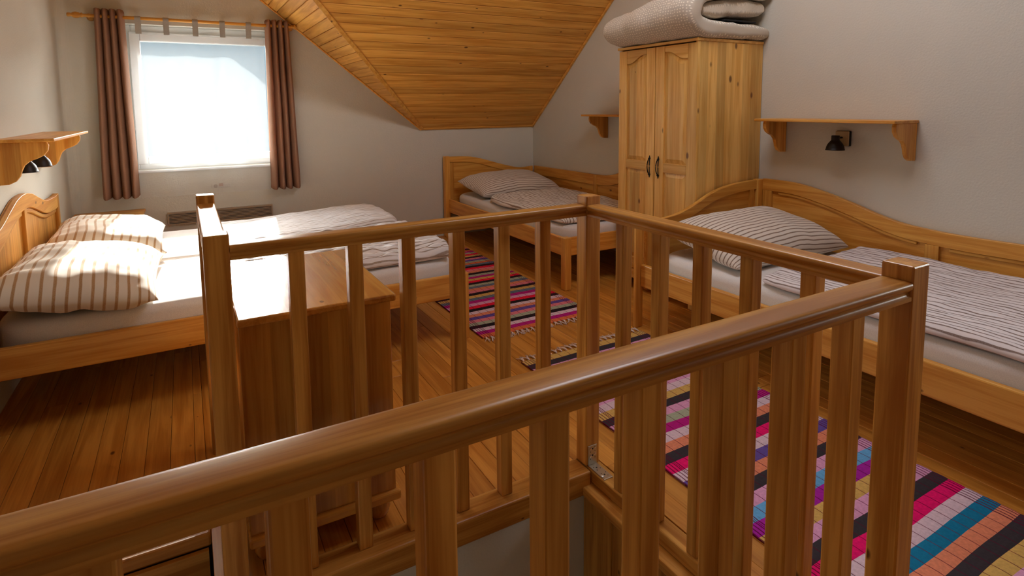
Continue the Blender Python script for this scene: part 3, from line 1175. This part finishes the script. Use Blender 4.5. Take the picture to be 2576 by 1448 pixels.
def door(y_out, y_in):
    """stiles, rails, arched fielded panels; y_out: hinge side, y_in: middle of the wardrobe"""
    d0, d1 = WX0, WX0 + .021
    sg = 1 if y_in > y_out else -1
    lo, hi = min(y_out, y_in), max(y_out, y_in)
    z0, z1 = WZ0 + .08, WZ1 - .008
    dr = obj('door', B().box(d0 + .012, d1, lo + .002, hi - .002, z0, z1), wz_, wr)
    sw_out, sw_in = .088, .088
    a, c = y_out + sg * sw_out, y_in - sg * sw_in
    for p, q_ in ((y_out, a), (c, y_in)):
        obj('stile', B().box(d0, d0 + .013, min(p, q_) + .001, max(p, q_) - .001, z0, z1), wz_, dr, bevel=.0025)
    f = lambda t: 1.728 + .058 * (.5 - .5 * math.cos(PI * min(1, max(0, (t - .12) / .76))))   # from hinge to middle
    n_ = 18
    arch = [(a + (c - a) * i / n_, f(i / n_)) for i in range(n_ + 1)]
    obj('top_rail', B().prism(arch + [(c, z1), (a, z1)], 'x', d0 + .0005, d0 + .013), wy_, dr, bevel=.003, seg=2)
    l2, h2 = min(a, c), max(a, c)
    obj('mid_rail', B().box(d0 + .0005, d0 + .013, l2, h2, .938, 1.003), wy_, dr, bevel=.0025)
    obj('bottom_rail', B().box(d0 + .0005, d0 + .013, l2, h2, z0, z0 + .09), wy_, dr, bevel=.0025)

    def field(arch_pts, zb, zt):
        """raised field with a wide sloping margin"""
        bb = B()
        m_, dx = .034, .009
        if arch_pts:
            outer = [(y, z - .004) for y, z in arch_pts]
        else:
            outer = [(a + (c - a) * i / n_, zt) for i in range(n_ + 1)]
        k1 = sg * .004
        outer = [(min(max(y, l2 + .004), h2 - .004), z) for y, z in outer]
        om = [(y, zb + .004) for y, z in outer[::-1]]
        ring_o = outer + om
        yc0 = (l2 + h2) / 2
        sc = ((h2 - l2) / 2 - m_) / ((h2 - l2) / 2 - .004)
        ring_i = [(yc0 + (y - yc0) * sc, z - m_ * .9) for y, z in outer] + [(yc0 + (y - yc0) * sc, zb + m_) for y, z in om]
        n2 = len(ring_o)
        for y, z in ring_o:
            bb.v.append((d0 + .0118, y, z))
        for y, z in ring_i:
            bb.v.append((d0 + .0118 - dx, y, z))
        for i in range(n2):
            j = (i + 1) % n2
            bb.f.append((i, j, n2 + j, n2 + i))
        bb.f.append(tuple(n2 + i for i in range(n2)))
        o = obj('panel', bb, pine('wardrobe', 'z', .3, 'y', .11), dr)
        bm = bmesh.new()
        bm.from_mesh(o.data)
        bmesh.ops.recalc_face_normals(bm, faces=bm.faces)
        if sum(fc.normal.x * fc.calc_area() for fc in bm.faces) > 0:
            bmesh.ops.reverse_faces(bm, faces=bm.faces)
        bm.to_mesh(o.data)
        bm.free()
    field(arch, 1.003, None)
    field(None, z0 + .09, .938)
    hy = y_in - sg * .042
    hx = d0 - .001
    hdl = B()
    for side in (-1, 1):
        pts = []
        for i in range(13):
            t = i / 12
            w_ = math.sin(PI * t) ** .45
            pts.append((hx - .014 * w_, hy + side * .0115 * w_, .912 + .115 * t))
        hdl.tube(pts, .0038, 8)
    for z, dz_ in ((.912, -1), (1.027, 1)):
        hdl.tube([(hx + .001, hy, z), (hx - .012, hy, z)], [.0075, .005], 10)
        hdl.prism([(hy - .009, z), (hy, z - .006 if dz_ > 0 else z - .024), (hy + .009, z), (hy, z + .024 if dz_ > 0 else z + .006)], 'x', hx - .004, hx + .001)
    h_ = obj('handle', hdl, blk, dr, smooth=False)
    h_['label'] = 'black iron pull handle'


door(WY1 - .001, YMID + .003)
door(WY0 + .001, YMID - .003)

# ------------------------------------------------------------------ folded quilt on top of the wardrobe
def quilt_mat():
    mt, n, bs, out = new_mat('quilt_dots')
    uv = nd(n, 'ShaderNodeUVMap')
    uv.uv_map = 'cloth'
    vo = nd(n, 'ShaderNodeTexVoronoi', feature='F1')
    vo.voronoi_dimensions = '2D'
    vo.inputs['Scale'].default_value = 44
    vo.inputs['Randomness'].default_value = .35
    n.links.new(uv.outputs[0], vo.inputs['Vector'])
    f = math_node(n, 'LESS_THAN', vo.outputs['Distance'], .23)
    n.links.new(mixc(n, f, lin(202, 192, 176), lin(244, 236, 220)), bs.inputs['Base Color'])
    bs.inputs['Roughness'].default_value = .9
    bs.inputs['Specular IOR Level'].default_value = .1
    return mt


def quilt():
    """a thick duvet folded over itself: an S-shaped ribbon of cloth with soft thickness, swept along y"""
    zq = WZ1 + .021
    # centre line in x,z (distance from the fold on the room side), thickness; heights scaled along y
    path = [(3.66, .050, .030), (3.56, .055, .045), (3.42, .058, .052), (3.25, .058, .056), (3.08, .060, .058), (2.97, .068, .060), (2.905, .10, .062),
            (2.885, .15, .062), (2.91, .205, .060), (2.98, .250, .056), (3.10, .275, .052), (3.25, .290, .05), (3.42, .295, .048), (3.56, .29, .042), (3.59, .27, .026)]
    inner = [(3.575, .205, .02), (3.55, .205, .045), (3.42, .20, .056), (3.25, .19, .058), (3.10, .175, .055), (2.98, .165, .035)]
    tops = [(0.0, 1.10), (.15, 1.16), (.35, 1.12), (.6, .92), (.8, .70), (.92, .62), (1, .60)]
    bb = B()

    def ribbon(path, seed, sl0, y_s, y_n, uo):
        # fine resample
        n = 44
        T = list(range(len(path)))
        cx = [(i, p[0]) for i, p in enumerate(path)]
        cz = [(i, p[1]) for i, p in enumerate(path)]
        ct = [(i, p[2]) for i, p in enumerate(path)]
        L = len(path) - 1
        cl = []
        for i in range(n + 1):
            t = L * i / n
            cl.append(Vector((lerp_curve(cx, t), lerp_curve(cz, t), lerp_curve(ct, t))))
        side = []
        for i in range(n + 1):
            a, c = cl[max(i - 1, 0)], cl[min(i + 1, n)]
            d = Vector((c.x - a.x, 0, c.y - a.y))
            d.normalize()
            side.append(Vector((-d.z, 0, d.x)))
        ring = []
        for i in range(n + 1):
            ring.append((i, 1))
        for i in range(n, -1, -1):
            ring.append((i, -1))
        NR, NV = len(ring), 46
        k = len(bb.v)
        if bb.uv is None:
            bb.uv = {}
        for j in range(NV + 1):
            t = j / NV
            t2 = .5 - .5 * math.cos(PI * t)
            y = y_s + (y_n - y_s) * t2
            hs = lerp_curve(tops, t2)
            ed = math.sqrt(max(0, 1 - (1 - min(min(t2, 1 - t2) * (y_n - y_s) / .05, 1)) ** 2))
            acc = 0
            for idx, (i, sg) in enumerate(ring):
                c, sd = cl[i], side[i]
                th = c.z * (.25 + .75 * ed)
                cz_ = c.y
                zz = cz_ if cz_ < .07 else .07 + (cz_ - .07) * hs
                p = Vector((c.x, y, zq + zz)) + sd * th * sg
                w_ = .012 * fold_noise(p.x + p.z, p.y, 7, seed) + .005 * fold_noise(p.x + p.z, p.y, 19, seed + 3)
                p += sd * sg * w_
                p.y += .03 * fold_noise(c.x, cz_, 6, seed + 7) * (1 - 2 * t2)
                if p.x < 3.6:
                    p.z = max(p.z, zq + .0005)
                p.x = min(p.x, XR - .004 if p.z < zq + .001 else XR - .003)
                bb.uv[len(bb.v)] = (i / n * 1.8 + uo + (0 if sg > 0 else 3.0), y)
                bb.v.append(tuple(p))
        for j in range(NV):
            for i in range(NR):
                i2 = (i + 1) % NR
                bb.f.append((k + j * NR + i, k + (j + 1) * NR + i, k + (j + 1) * NR + i2, k + j * NR + i2))
        # end caps in quads between the two sides
        for j, fl in ((0, False), (NV, True)):
            for i in range(n):
                q_ = (k + j * NR + i, k + j * NR + i + 1, k + j * NR + NR - 2 - i, k + j * NR + NR - 1 - i)
                bb.f.append(q_[::-1] if fl else q_)
    ribbon(path, 3.0, 0, WY0 - .055, 3.60, 0)
    ribbon(inner, 8.0, 0, WY0 - .02, 3.45, 7.0)
    o = obj('folded_quilt', bb, quilt_mat(), smooth=True)
    tag(o, 'thick grey dotted quilt folded on top of the wardrobe', 'quilt')
    obj('black_strip', B().box(3.18, 3.50, WY0 - .02, WY0 + .2, zq + .118, zq + .128), plain('strip_black', lin(18, 18, 20), .8), o, bevel=.003)  # flat black strip in the gap between the folded layers


quilt()

# ================================================================== shelves and wall lamps
def bracket_profile(d0, sgn, ztop):
    p = [(0, 0), (.215, 0), (.222, -.018), (.218, -.045), (.200, -.070), (.170, -.086), (.140, -.098), (.118, -.118), (.106, -.145), (.098, -.172), (.080, -.197), (.052, -.211), (0, -.213)]
    return [(d0 + sgn * a, ztop + z) for a, z in p]


def wall_shelf(label, wallx, sgn, y0, y1, ztop, ybr, group='wall shelves with curved brackets'):
    t = thing('wall_shelf', label, 'shelf', (wallx, (y0 + y1) / 2, ztop - .018), group)
    a, c = sorted((wallx + sgn * .002, wallx + sgn * .254))
    obj('shelf_board', B().box(a, c, y0, y1, ztop - .017, ztop), pine('bed', 'y', .4), t, bevel=.004)
    for y in ybr:
        obj('bracket', B().prism(bracket_profile(wallx + sgn * .002, sgn, ztop - .0175), 'y', y, y + .024), pine('bed', 'z', .4, 'x', .07), t, bevel=.003)
    return t


wall_shelf('long pine wall shelf above the double bed on the left wall', XL, 1, 3.735, 4.975, 1.279, (3.765, 4.83))
wall_shelf('short pine wall shelf left of the wardrobe above the far bed', XR, -1, 3.70, 4.58, 1.332, (4.475, 3.78))
wall_shelf('pine wall shelf right of the wardrobe above the wavy backboard', XR, -1, 1.72, 2.615, 1.319, (1.728, 2.545))


def wall_lamp(label, wallx, sgn, y, z, group=None, wood=True):
    """z: height of the shade's lower rim"""
    t = thing('wall_lamp', label, 'lamp', (wallx, y, z + .06), group)
    wl = plain('lamp_plate_wood', lin(186, 160, 116), .6)
    xa = wallx + sgn * .002
    x0, x1 = sorted((xa, xa + sgn * .022))
    obj('wall_plate', B().box(x0, x1, y - .045, y + .045, z + .022, z + .118), blk, t, bevel=.006)
    x0, x1 = sorted((xa + sgn * .0215, xa + sgn * .030))
    obj('plate_cover', B().box(x0, x1, y - .043, y + .043, z + .024, z + .116), wl, t, bevel=.004)
    obj('arm', B().tube([(wallx + sgn * .03, y, z + .076), (wallx + sgn * .098, y, z + .076)], .006, 10), blk, t, smooth=True)
    pr = [(.054, .0), (.056, .002), (.053, .005), (.050, .02), (.044, .036), (.034, .050), (.025, .060), (.0235, .064), (.0235, .088), (.022, .091), (0.004, .091)]
    inn = [(.004, .058), (.020, .056), (.030, .046), (.041, .032), (.047, .018), (.052, .0)]
    obj('lamp_shade', B().lathe(inn + pr, (wallx + sgn * .098, y, z), (0, 0, 1), 28, cap=False), blk, t, smooth=True)
    obj('bulb', B().lathe([(.004, .05), (.012, .046), (.016, .034), (.014, .022), (.006, .015)], (wallx + sgn * .098, y, z), (0, 0, 1), 14), plain('bulb_white', (.8, .8, .78), .3), t, smooth=True)
    return t


wall_lamp('small black bell wall lamp under the shelf right of the wardrobe', XR, -1, 2.14, 1.128)
wall_lamp('black bell wall lamp under the left shelf, nearer the camera', XL, 1, 3.90, 1.098, 'wall lamps over the double bed')
wall_lamp('black bell wall lamp under the left shelf, nearer the window', XL, 1, 4.27, 1.098, 'wall lamps over the double bed')

# ================================================================== nightstand, chest
ns = thing('nightstand', 'low pine nightstand in the corner between bed and window wall', 'nightstand', (-.58, 5.66, 0))
obj('top', B().box(XL + .012, -.328, 5.445, YB - .004, .548, .571), pine('bed', 'x', .4, 'y', .1), ns, bevel=.005)
obj('side_panel', B().box(XL + .02, XL + .04, 5.47, YB - .01, 0, .548), bedz, ns, bevel=.002)
obj('side_panel', B().box(-.37, -.35, 5.47, YB - .01, 0, .548), bedz, ns, bevel=.002)
obj('back_panel', B().box(XL + .04, -.37, YB - .02, YB - .01, .04, .548), bedx, ns)
obj('shelf', B().box(XL + .04, -.37, 5.48, YB - .02, .15, .17), bedx, ns)
dw = obj('drawer', B().box(XL + .042, -.372, 5.462, 5.482, .40, .54), bedx, ns, bevel=.003)
obj('knob', B().lathe([(.008, 0), (.008, .01), (.015, .016), (.014, .026), (.004, .03)], (-.60, 5.462, .47), (0, -1, 0), 14), bedz, dw, smooth=True)

KX0, KX1, KY0, KY1 = .105, .565, 1.835, 2.515
ch = thing('chest_of_drawers', 'pine chest of drawers standing behind the far stair railing', 'chest', (.33, 2.17, 0))
kz = pine('chest', 'z', .95, 'x', .085)
ky = pine('chest', 'y', .95, 'x', .12)
obj('top', B().box(KX0 - .005, KX1 + .015, KY0 - .02, KY1 + .015, .782, .806), ky, ch, bevel=.006)
obj('side_panel', B().box(KX0, KX1, KY0, KY0 + .02, .115, .782), kz, ch, bevel=.002)
obj('side_panel', B().box(KX0, KX1, KY1 - .02, KY1, .115, .782), kz, ch, bevel=.002)
obj('back_panel', B().box(KX0, KX0 + .01, KY0 + .02, KY1 - .02, .115, .782), pine('chest', 'z', .5), ch)
obj('bottom_board', B().box(KX0 + .01, KX1 - .02, KY0 + .02, KY1 - .02, .115, .13), pine('chest', 'y', .5), ch)
for k in range(4):
    z = .135 + k * .162
    d_ = obj('drawer', B().box(KX1 - .02, KX1 + .002, KY0 + .022, KY1 - .022, z, z + .155), pine('chest', 'y', .5), ch, bevel=.003)
    for y in (2.0, 2.34):
        obj('knob', B().lathe([(.008, 0), (.008, .01), (.015, .016), (.014, .026), (.004, .03)], (KX1 + .002, y, z + .078), (1, 0, 0), 14), pine('chest', 'z', .2), d_, smooth=True)
obj('plinth', B().box(KX0 - .006, KX1 + .016, KY0 - .016, KY1 + .014, .078, .115), pine('chest', 'x', .4), ch, bevel=.010, seg=3)
for (x, y) in ((KX0 + .05, KY0 + .05), (KX1 - .05, KY0 + .05), (KX0 + .05, KY1 - .05), (KX1 - .05, KY1 - .05)):
    obj('foot', B().lathe([(.022, 0), (.034, .012), (.041, .036), (.036, .062), (.028, .078)], (x, y, .0008), (0, 0, 1), 18), pine('chest', 'z', .2), ch, smooth=True)

# ================================================================== curtains
RODY, RODZ = 5.782, 2.172
rod = thing('curtain_rod', 'pine curtain rod with turned finials above the window', 'curtain rod', (.12, YB, RODZ))
pinex = pine('bed', 'x', .1)
obj('pole', B().tube([(-.60, RODY, RODZ + .002), (.93, RODY, RODZ - .002)], .0135, 14), pinex, rod, smooth=True)
fin = [(.0135, 0), (.015, .004), (.0165, .012), (.0135, .018), (.013, .046), (.020, .052), (.020, .058), (.014, .062), (.022, .074), (.026, .092), (.022, .110), (.012, .122), (.015, .130), (.017, .142), (.013, .150), (.003, .152)]
obj('finial', B().lathe(fin, (-.60, RODY, RODZ + .002), (-1, 0, 0), 18), pinex, rod, smooth=True)
obj('finial', B().lathe([(r, h * .3) for r, h in fin], (.93, RODY, RODZ - .002), (1, 0, 0), 18), pinex, rod, smooth=True)
for x in (-.605, .925):
    obj('rod_bracket', B().tube([(x, YB - .002, RODZ), (x, YB - .02, RODZ), (x, RODY + .012, RODZ)], [.03, .02, .016], 14), pinex, rod, smooth=True)
cur_m = cloth('curtain_brown', lin(188, 144, 118), .30)
eye = plain('eyelet_steel', lin(150, 140, 125), .3, 1.0)


def curtain(label, xt0, xt1, xb0, xb1, ztop, zb, folds, ph, seed):
    t = thing('curtain', label, 'curtain', ((xt0 + xt1) / 2, RODY, zb), 'brown eyelet curtains')
    bb = B()

    def fn(s, v):
        z = zb + (ztop - zb) * v
        a, c = xb0 + (xt0 - xb0) * v, xb1 + (xt1 - xb1) * v
        x = a + (c - a) * s
        am = .045 + .012 * (1 - v)
        q = folds * s + .10 * fold_noise(s * 2, v * 2, 2, seed) * (1 - v)
        w = 1 - 2 * abs(math.sin(PI * q)) ** .75          # round columns, narrow valleys
        deep = 1 + .35 * math.cos(2 * PI * round(q) / folds + ph)
        y = RODY + am * (w * (deep if w > 0 else 1)) + .006 * fold_noise(x * 3, z, 2.2, seed)
        x += .008 * (1 - v) * fold_noise(s * 3, z, 1.2, seed + 4)
        if v > .99:
            z -= .010 * max(w, 0)
        if v < .01:
            z += .008 * w
        return (x, min(y, YB - .012), z)
    bb.grid(128, 40, fn)
    o = obj('curtain_panel', bb, cur_m, t, smooth=True)
    md = o.modifiers.new('thick', 'SOLIDIFY')
    md.thickness = .003
    md.offset = 0
    for k in range(int(folds * 2)):
        s = (k * .5 + .25) / folds
        if 0.02 < s < .98:
            x = xt0 + (xt1 - xt0) * s
            sgn = 1 if k % 2 == 0 else -1
            ring = B()
            R1, r1 = .021, .0035
            nu_, nv_ = 18, 6
            for i in range(nu_):
                for j in range(nv_):
                    al, be = 2 * PI * i / nu_, 2 * PI * j / nv_
                    ring.v.append((x + r1 * math.sin(be), RODY + (R1 + r1 * math.cos(be)) * math.cos(al), RODZ + (R1 + r1 * math.cos(be)) * math.sin(al)))
            for i in range(nu_):
                for j in range(nv_):
                    i2, j2 = (i + 1) % nu_, (j + 1) % nv_
                    ring.f.append((i * nv_ + j, i2 * nv_ + j, i2 * nv_ + j2, i * nv_ + j2))
            obj('eyelet', ring, eye, t, smooth=True)
    return t


curtain('brown eyelet curtain gathered left of the window', -.578, -.375, -.615, -.355, 2.232, .69, 4.0, .6, 3.3)
curtain('brown eyelet curtain gathered right of the window', .70, .905, .685, .945, 2.222, .675, 4.0, 2.2, 9.9)

sheer_m = sheer_mat()
sh = thing('sheer_curtain', 'white sheer tab-top curtain hanging across the window', 'curtain', (.17, RODY, .66))
bb = B()


def shf(s, v):
    x = -.350 + 1.030 * s
    top = 2.058
    z = .672 - .0 * s + (top - .672) * v
    sag = -.012 * abs(math.sin(PI * (x + .28) / .21)) * (1 if v > .9 else 0)
    fw = .55 + .45 * (1 - v)
    y = RODY + .018 + fw * (.024 * math.sin(x * 21 + 1.3 * math.sin(z * 1.2) + 2.5 * fold_noise(x, z * .3, 2.0, 1.7)) + .008 * math.sin(x * 47 + 2 * math.sin(z * 2.1))) + .010 * fold_noise(x, z * .35, 5, 4.4)
    y = min(y, YB - .014)
    return (x, y, z + sag * (v - .9) * 10 if v > .9 else z)


bb.grid(150, 40, shf)
obj('sheer_panel', bb, sheer_m, sh, smooth=True)
tabm = cloth('sheer_tab', lin(206, 200, 192), .35)
for x in (-.28, -.079, .138, .348, .559):
    tb = B()
    pts = [(RODY + .020, 2.048), (RODY + .021, RODZ - .01)] + [(RODY + .0195 * math.cos(a), RODZ + .0195 * math.sin(a)) for a in [PI * i / 6 for i in range(7)]] + [(RODY - .0185, RODZ - .01), (RODY + .008, 2.048)]
    o_ = B()
    n_ = len(pts)
    for xx in (x - .0215, x + .0215):
        for p, q_ in pts:
            o_.v.append((xx, p, q_))
    for i in range(n_ - 1):
        o_.f.append((i, i + 1, n_ + i + 1, n_ + i))
    t_ = obj('tab', o_, tabm, sh)
    md = t_.modifiers.new('thick', 'SOLIDIFY')
    md.thickness = .0015
# hem label plates on the wall under the sill, behind the sheer
wb_ = plain('plate_white', lin(206, 198, 188), .5)
so_ = thing('wall_socket', 'flat pale socket plate on the wall below the window', 'socket', (.28, YB, .72))
obj('plate', B().box(.19, .345, YB - .008, YB - .001, .708, .742), wb_, so_, bevel=.002)
obj('oval_cover', B().lathe([(.016, 0), (.016, .004), (.012, .005)], (.222, YB - .008, .725), (0, -1, 0), 18), plain('plate_beige', lin(178, 164, 148), .5), so_)
obj('square_cover', B().box(.25, .285, YB - .016, YB - .008, .722, .748), plain('plate_pink', lin(186, 158, 142), .5), so_, bevel=.002)

# ------------------------------------------------------------------ vent grille of the wall heater
gv = thing('vent_grille', 'long slatted vent grille low on the wall below the window', 'grille', (.26, YB, .405))
gm = plain('grille_beige', lin(168, 148, 126), .5)
V0, V1, VZ0, VZ1 = -.17, .692, .405, .518
b = B()
b.box(V0, V1, YB - .03, YB - .002, VZ1 - .012, VZ1).box(V0, V1, YB - .03, YB - .002, VZ0, VZ0 + .012)
b.box(V0, V0 + .012, YB - .03, YB - .002, VZ0 + .012, VZ1 - .012).box(V1 - .012, V1, YB - .03, YB - .002, VZ0 + .012, VZ1 - .012)
obj('frame', b, gm, gv, bevel=.002)
obj('backing', B().box(V0 + .012, V1 - .012, YB - .008, YB - .003, VZ0 + .012, VZ1 - .012), plain('grille_dark', lin(38, 28, 22), .8), gv)
for k in range(7):
    z = VZ0 + .018 + k * .0128
    s_ = B().hexa([(V0 + .012, YB - .028, z), (V1 - .012, YB - .028, z), (V1 - .012, YB - .010, z + .006), (V0 + .012, YB - .010, z + .006)],
                  [(V0 + .012, YB - .028, z + .004), (V1 - .012, YB - .028, z + .004), (V1 - .012, YB - .010, z + .010), (V0 + .012, YB - .010, z + .010)])
    obj('slat', s_, gm, gv)

# ================================================================== rag rugs
C_ = dict(charcoal=lin(62, 56, 60), salmon=lin(226, 138, 104), teal=lin(28, 122, 160), white=lin(222, 196, 206), hot=lin(236, 26, 110), lilac=lin(222, 160, 196),
          khaki=lin(212, 172, 96), purple=lin(168, 40, 160), blue=lin(106, 172, 220), violet=lin(104, 82, 156), magenta=lin(186, 34, 128), sage=lin(170, 176, 150),
          red=lin(236, 34, 64), pink=lin(226, 128, 140), black=lin(44, 36, 38), slate=lin(104, 120, 138), orange=lin(222, 116, 72))


def rug_mat():
    mt, n, bs, out = new_mat('rag_weave')
    at = nd(n, 'ShaderNodeAttribute')
    at.attribute_name = 'band'
    uv = nd(n, 'ShaderNodeUVMap')
    uv.uv_map = 'cloth'
    sp = nd(n, 'ShaderNodeSeparateXYZ')
    n.links.new(uv.outputs[0], sp.inputs[0])
    X = sp.outputs[0]
    # thin warp threads across the bands, tight near both long edges
    fr = math_node(n, 'FRACT', math_node(n, 'DIVIDE', X, .058))
    l1 = math_node(n, 'LESS_THAN', fr, .055)
    ed = math_node(n, 'GREATER_THAN', math_node(n, 'ABSOLUTE', math_node(n, 'SUBTRACT', X, .445)), .362)
    fr2 = math_node(n, 'FRACT', math_node(n, 'DIVIDE', X, .0165))
    l2 = math_node(n, 'MULTIPLY', math_node(n, 'LESS_THAN', fr2, .30), ed)
    l = math_node(n, 'MAXIMUM', l1, l2)
    nz = nd(n, 'ShaderNodeTexNoise')
    nz.inputs['Scale'].default_value = 90
    n.links.new(uv.outputs[0], nz.inputs['Vector'])
    dk_ = nd(n, 'ShaderNodeVectorMath', operation='SCALE')
    n.links.new(at.outputs['Color'], dk_.inputs[0])
    n.links.new(math_node(n, 'ADD', math_node(n, 'MULTIPLY', nz.outputs[0], .5), .72), dk_.inputs['Scale'])
    c = mixc(n, math_node(n, 'MULTIPLY', l, .85), dk_.outputs[0], lin(96, 12, 44))
    n.links.new(c, bs.inputs['Base Color'])
    bs.inputs['Roughness'].default_value = .95
    bs.inputs['Specular IOR Level'].default_value = .08
    return mt


rugm = rug_mat()


def rug(label, x0, y0, width, length, ang, bands, seed, skew=0.0):
    NB = len(bands)
    bw = length / NB
    ca, sa = math.cos(ang), math.sin(ang)
    t = thing('rag_rug', label, 'rug', (x0, y0, .001), 'striped rag rugs')
    bb = B()
    bb.uv = {}
    NX, SUB = 30, 4
    cols = []

    def P(x, y, z):
        X = x + skew * y + .005 * fold_noise(y, 0, 4, seed) * (1 if x > width / 2 else -1)
        Y = y + .012 * fold_noise(x, y, 3, seed + 2)
        return (x0 + ca * X - sa * Y, y0 + sa * X + ca * Y, z)
    ny = NB * SUB
    for j in range(ny + 1):
        y = length * j / ny
        for i in range(NX + 1):
            x = width * i / NX
            z = .0075 + (.0006 if j % SUB else -.0006) + .0008 * fold_noise(x, y, 20, seed)
            bb.uv[len(bb.v)] = (x, y)
            bb.v.append(P(x, y, z))
    for j in range(ny):
        for i in range(NX):
            a = j * (NX + 1) + i
            bb.f.append((a, a + 1, a + NX + 2, a + NX + 1))
            cols.append(C_[bands[j // SUB]])
    # edge skirt down to the floor
    rim = [i for i in range(NX + 1)] + [j * (NX + 1) + NX for j in range(1, ny + 1)] + [ny * (NX + 1) + i for i in range(NX - 1, -1, -1)] + [j * (NX + 1) for j in range(ny - 1, 0, -1)]
    k = len(bb.v)
    for r in rim:
        v = bb.v[r]
        bb.uv[len(bb.v)] = bb.uv[r]
        bb.v.append((v[0], v[1], .0015))
    nr = len(rim)
    for i in range(nr):
        j = (i + 1) % nr
        bb.f.append((rim[i], k + i, k + j, rim[j]))
        yy = bb.uv[rim[i]][1]
        cols.append(C_[bands[min(NB - 1, int(yy / bw))]])
    bb.f.append(tuple(k + i for i in range(nr)))
    cols.append(C_['charcoal'])
    o = obj('rug_weave', bb, rugm, t, smooth=False)
    at = o.data.attributes.new('band', 'FLOAT_COLOR', 'FACE')
    for i, c in enumerate(cols):
        at.data[i].color = (*c, 1)
    fm_ = cloth('rug_fringe', lin(226, 204, 192))
    rnd = random.Random(int(seed * 10))
    for end in (0, 1):
        fb_ = B()
        for i in range(24):
            x = width * (i + .5) / 24
            yb_ = length if end else 0
            sg = 1 if end else -1
            for q_ in range(5):
                dx = rnd.uniform(-.03, .03)
                le = rnd.uniform(.045, .075)
                dx2 = dx * .3
                p = [P(x, yb_, .006), P(x + dx2 * .5, yb_ + sg * .018, .010), P(x + dx2, yb_ + sg * .032, .009), P(x + dx, yb_ + sg * le, .004)]
                fb_.tube(p, [.003, .0055 if q_ == 0 else .003, .0025, .0015], 5)
        f_ = obj('fringe', fb_, fm_, t, smooth=True)
        f_['kind'] = 'stuff'
        f_['label'] = 'cream knotted fringe'
    return t


seq2 = ['lilac', 'khaki', 'charcoal', 'salmon', 'teal', 'white', 'hot', 'charcoal', 'lilac', 'khaki', 'purple', 'blue', 'lilac', 'charcoal', 'salmon', 'violet', 'white', 'hot', 'charcoal',
        'salmon', 'white', 'magenta', 'sage', 'lilac', 'charcoal', 'khaki', 'white', 'lilac', 'teal', 'salmon', 'hot', 'charcoal', 'white', 'khaki', 'pink', 'lilac', 'charcoal', 'khaki']
rug('striped rag rug beside the right-hand bed and the railing', 1.556, .60, .875, 2.07, 0.0, seq2, 2.0)
seq1 = ['orange', 'magenta', 'white', 'black', 'sage', 'pink', 'violet', 'salmon', 'white', 'black', 'red', 'lilac', 'magenta', 'slate', 'khaki', 'black', 'pink', 'salmon', 'slate', 'sage', 'black',
        'red', 'khaki', 'magenta', 'sage', 'black', 'salmon', 'pink', 'red', 'black', 'slate', 'orange', 'sage', 'violet', 'pink', 'black', 'khaki', 'red', 'sage', 'magenta', 'orange', 'black', 'pink']
rug('striped rag rug between the double bed and the far bed', 1.522, 3.085, .86, 2.15, -.012, seq1, 5.0)

print('objects', len(bpy.data.objects), 'tris', sum(len(m_.loops) - 2 * len(m_.polygons) for m_ in bpy.data.meshes))
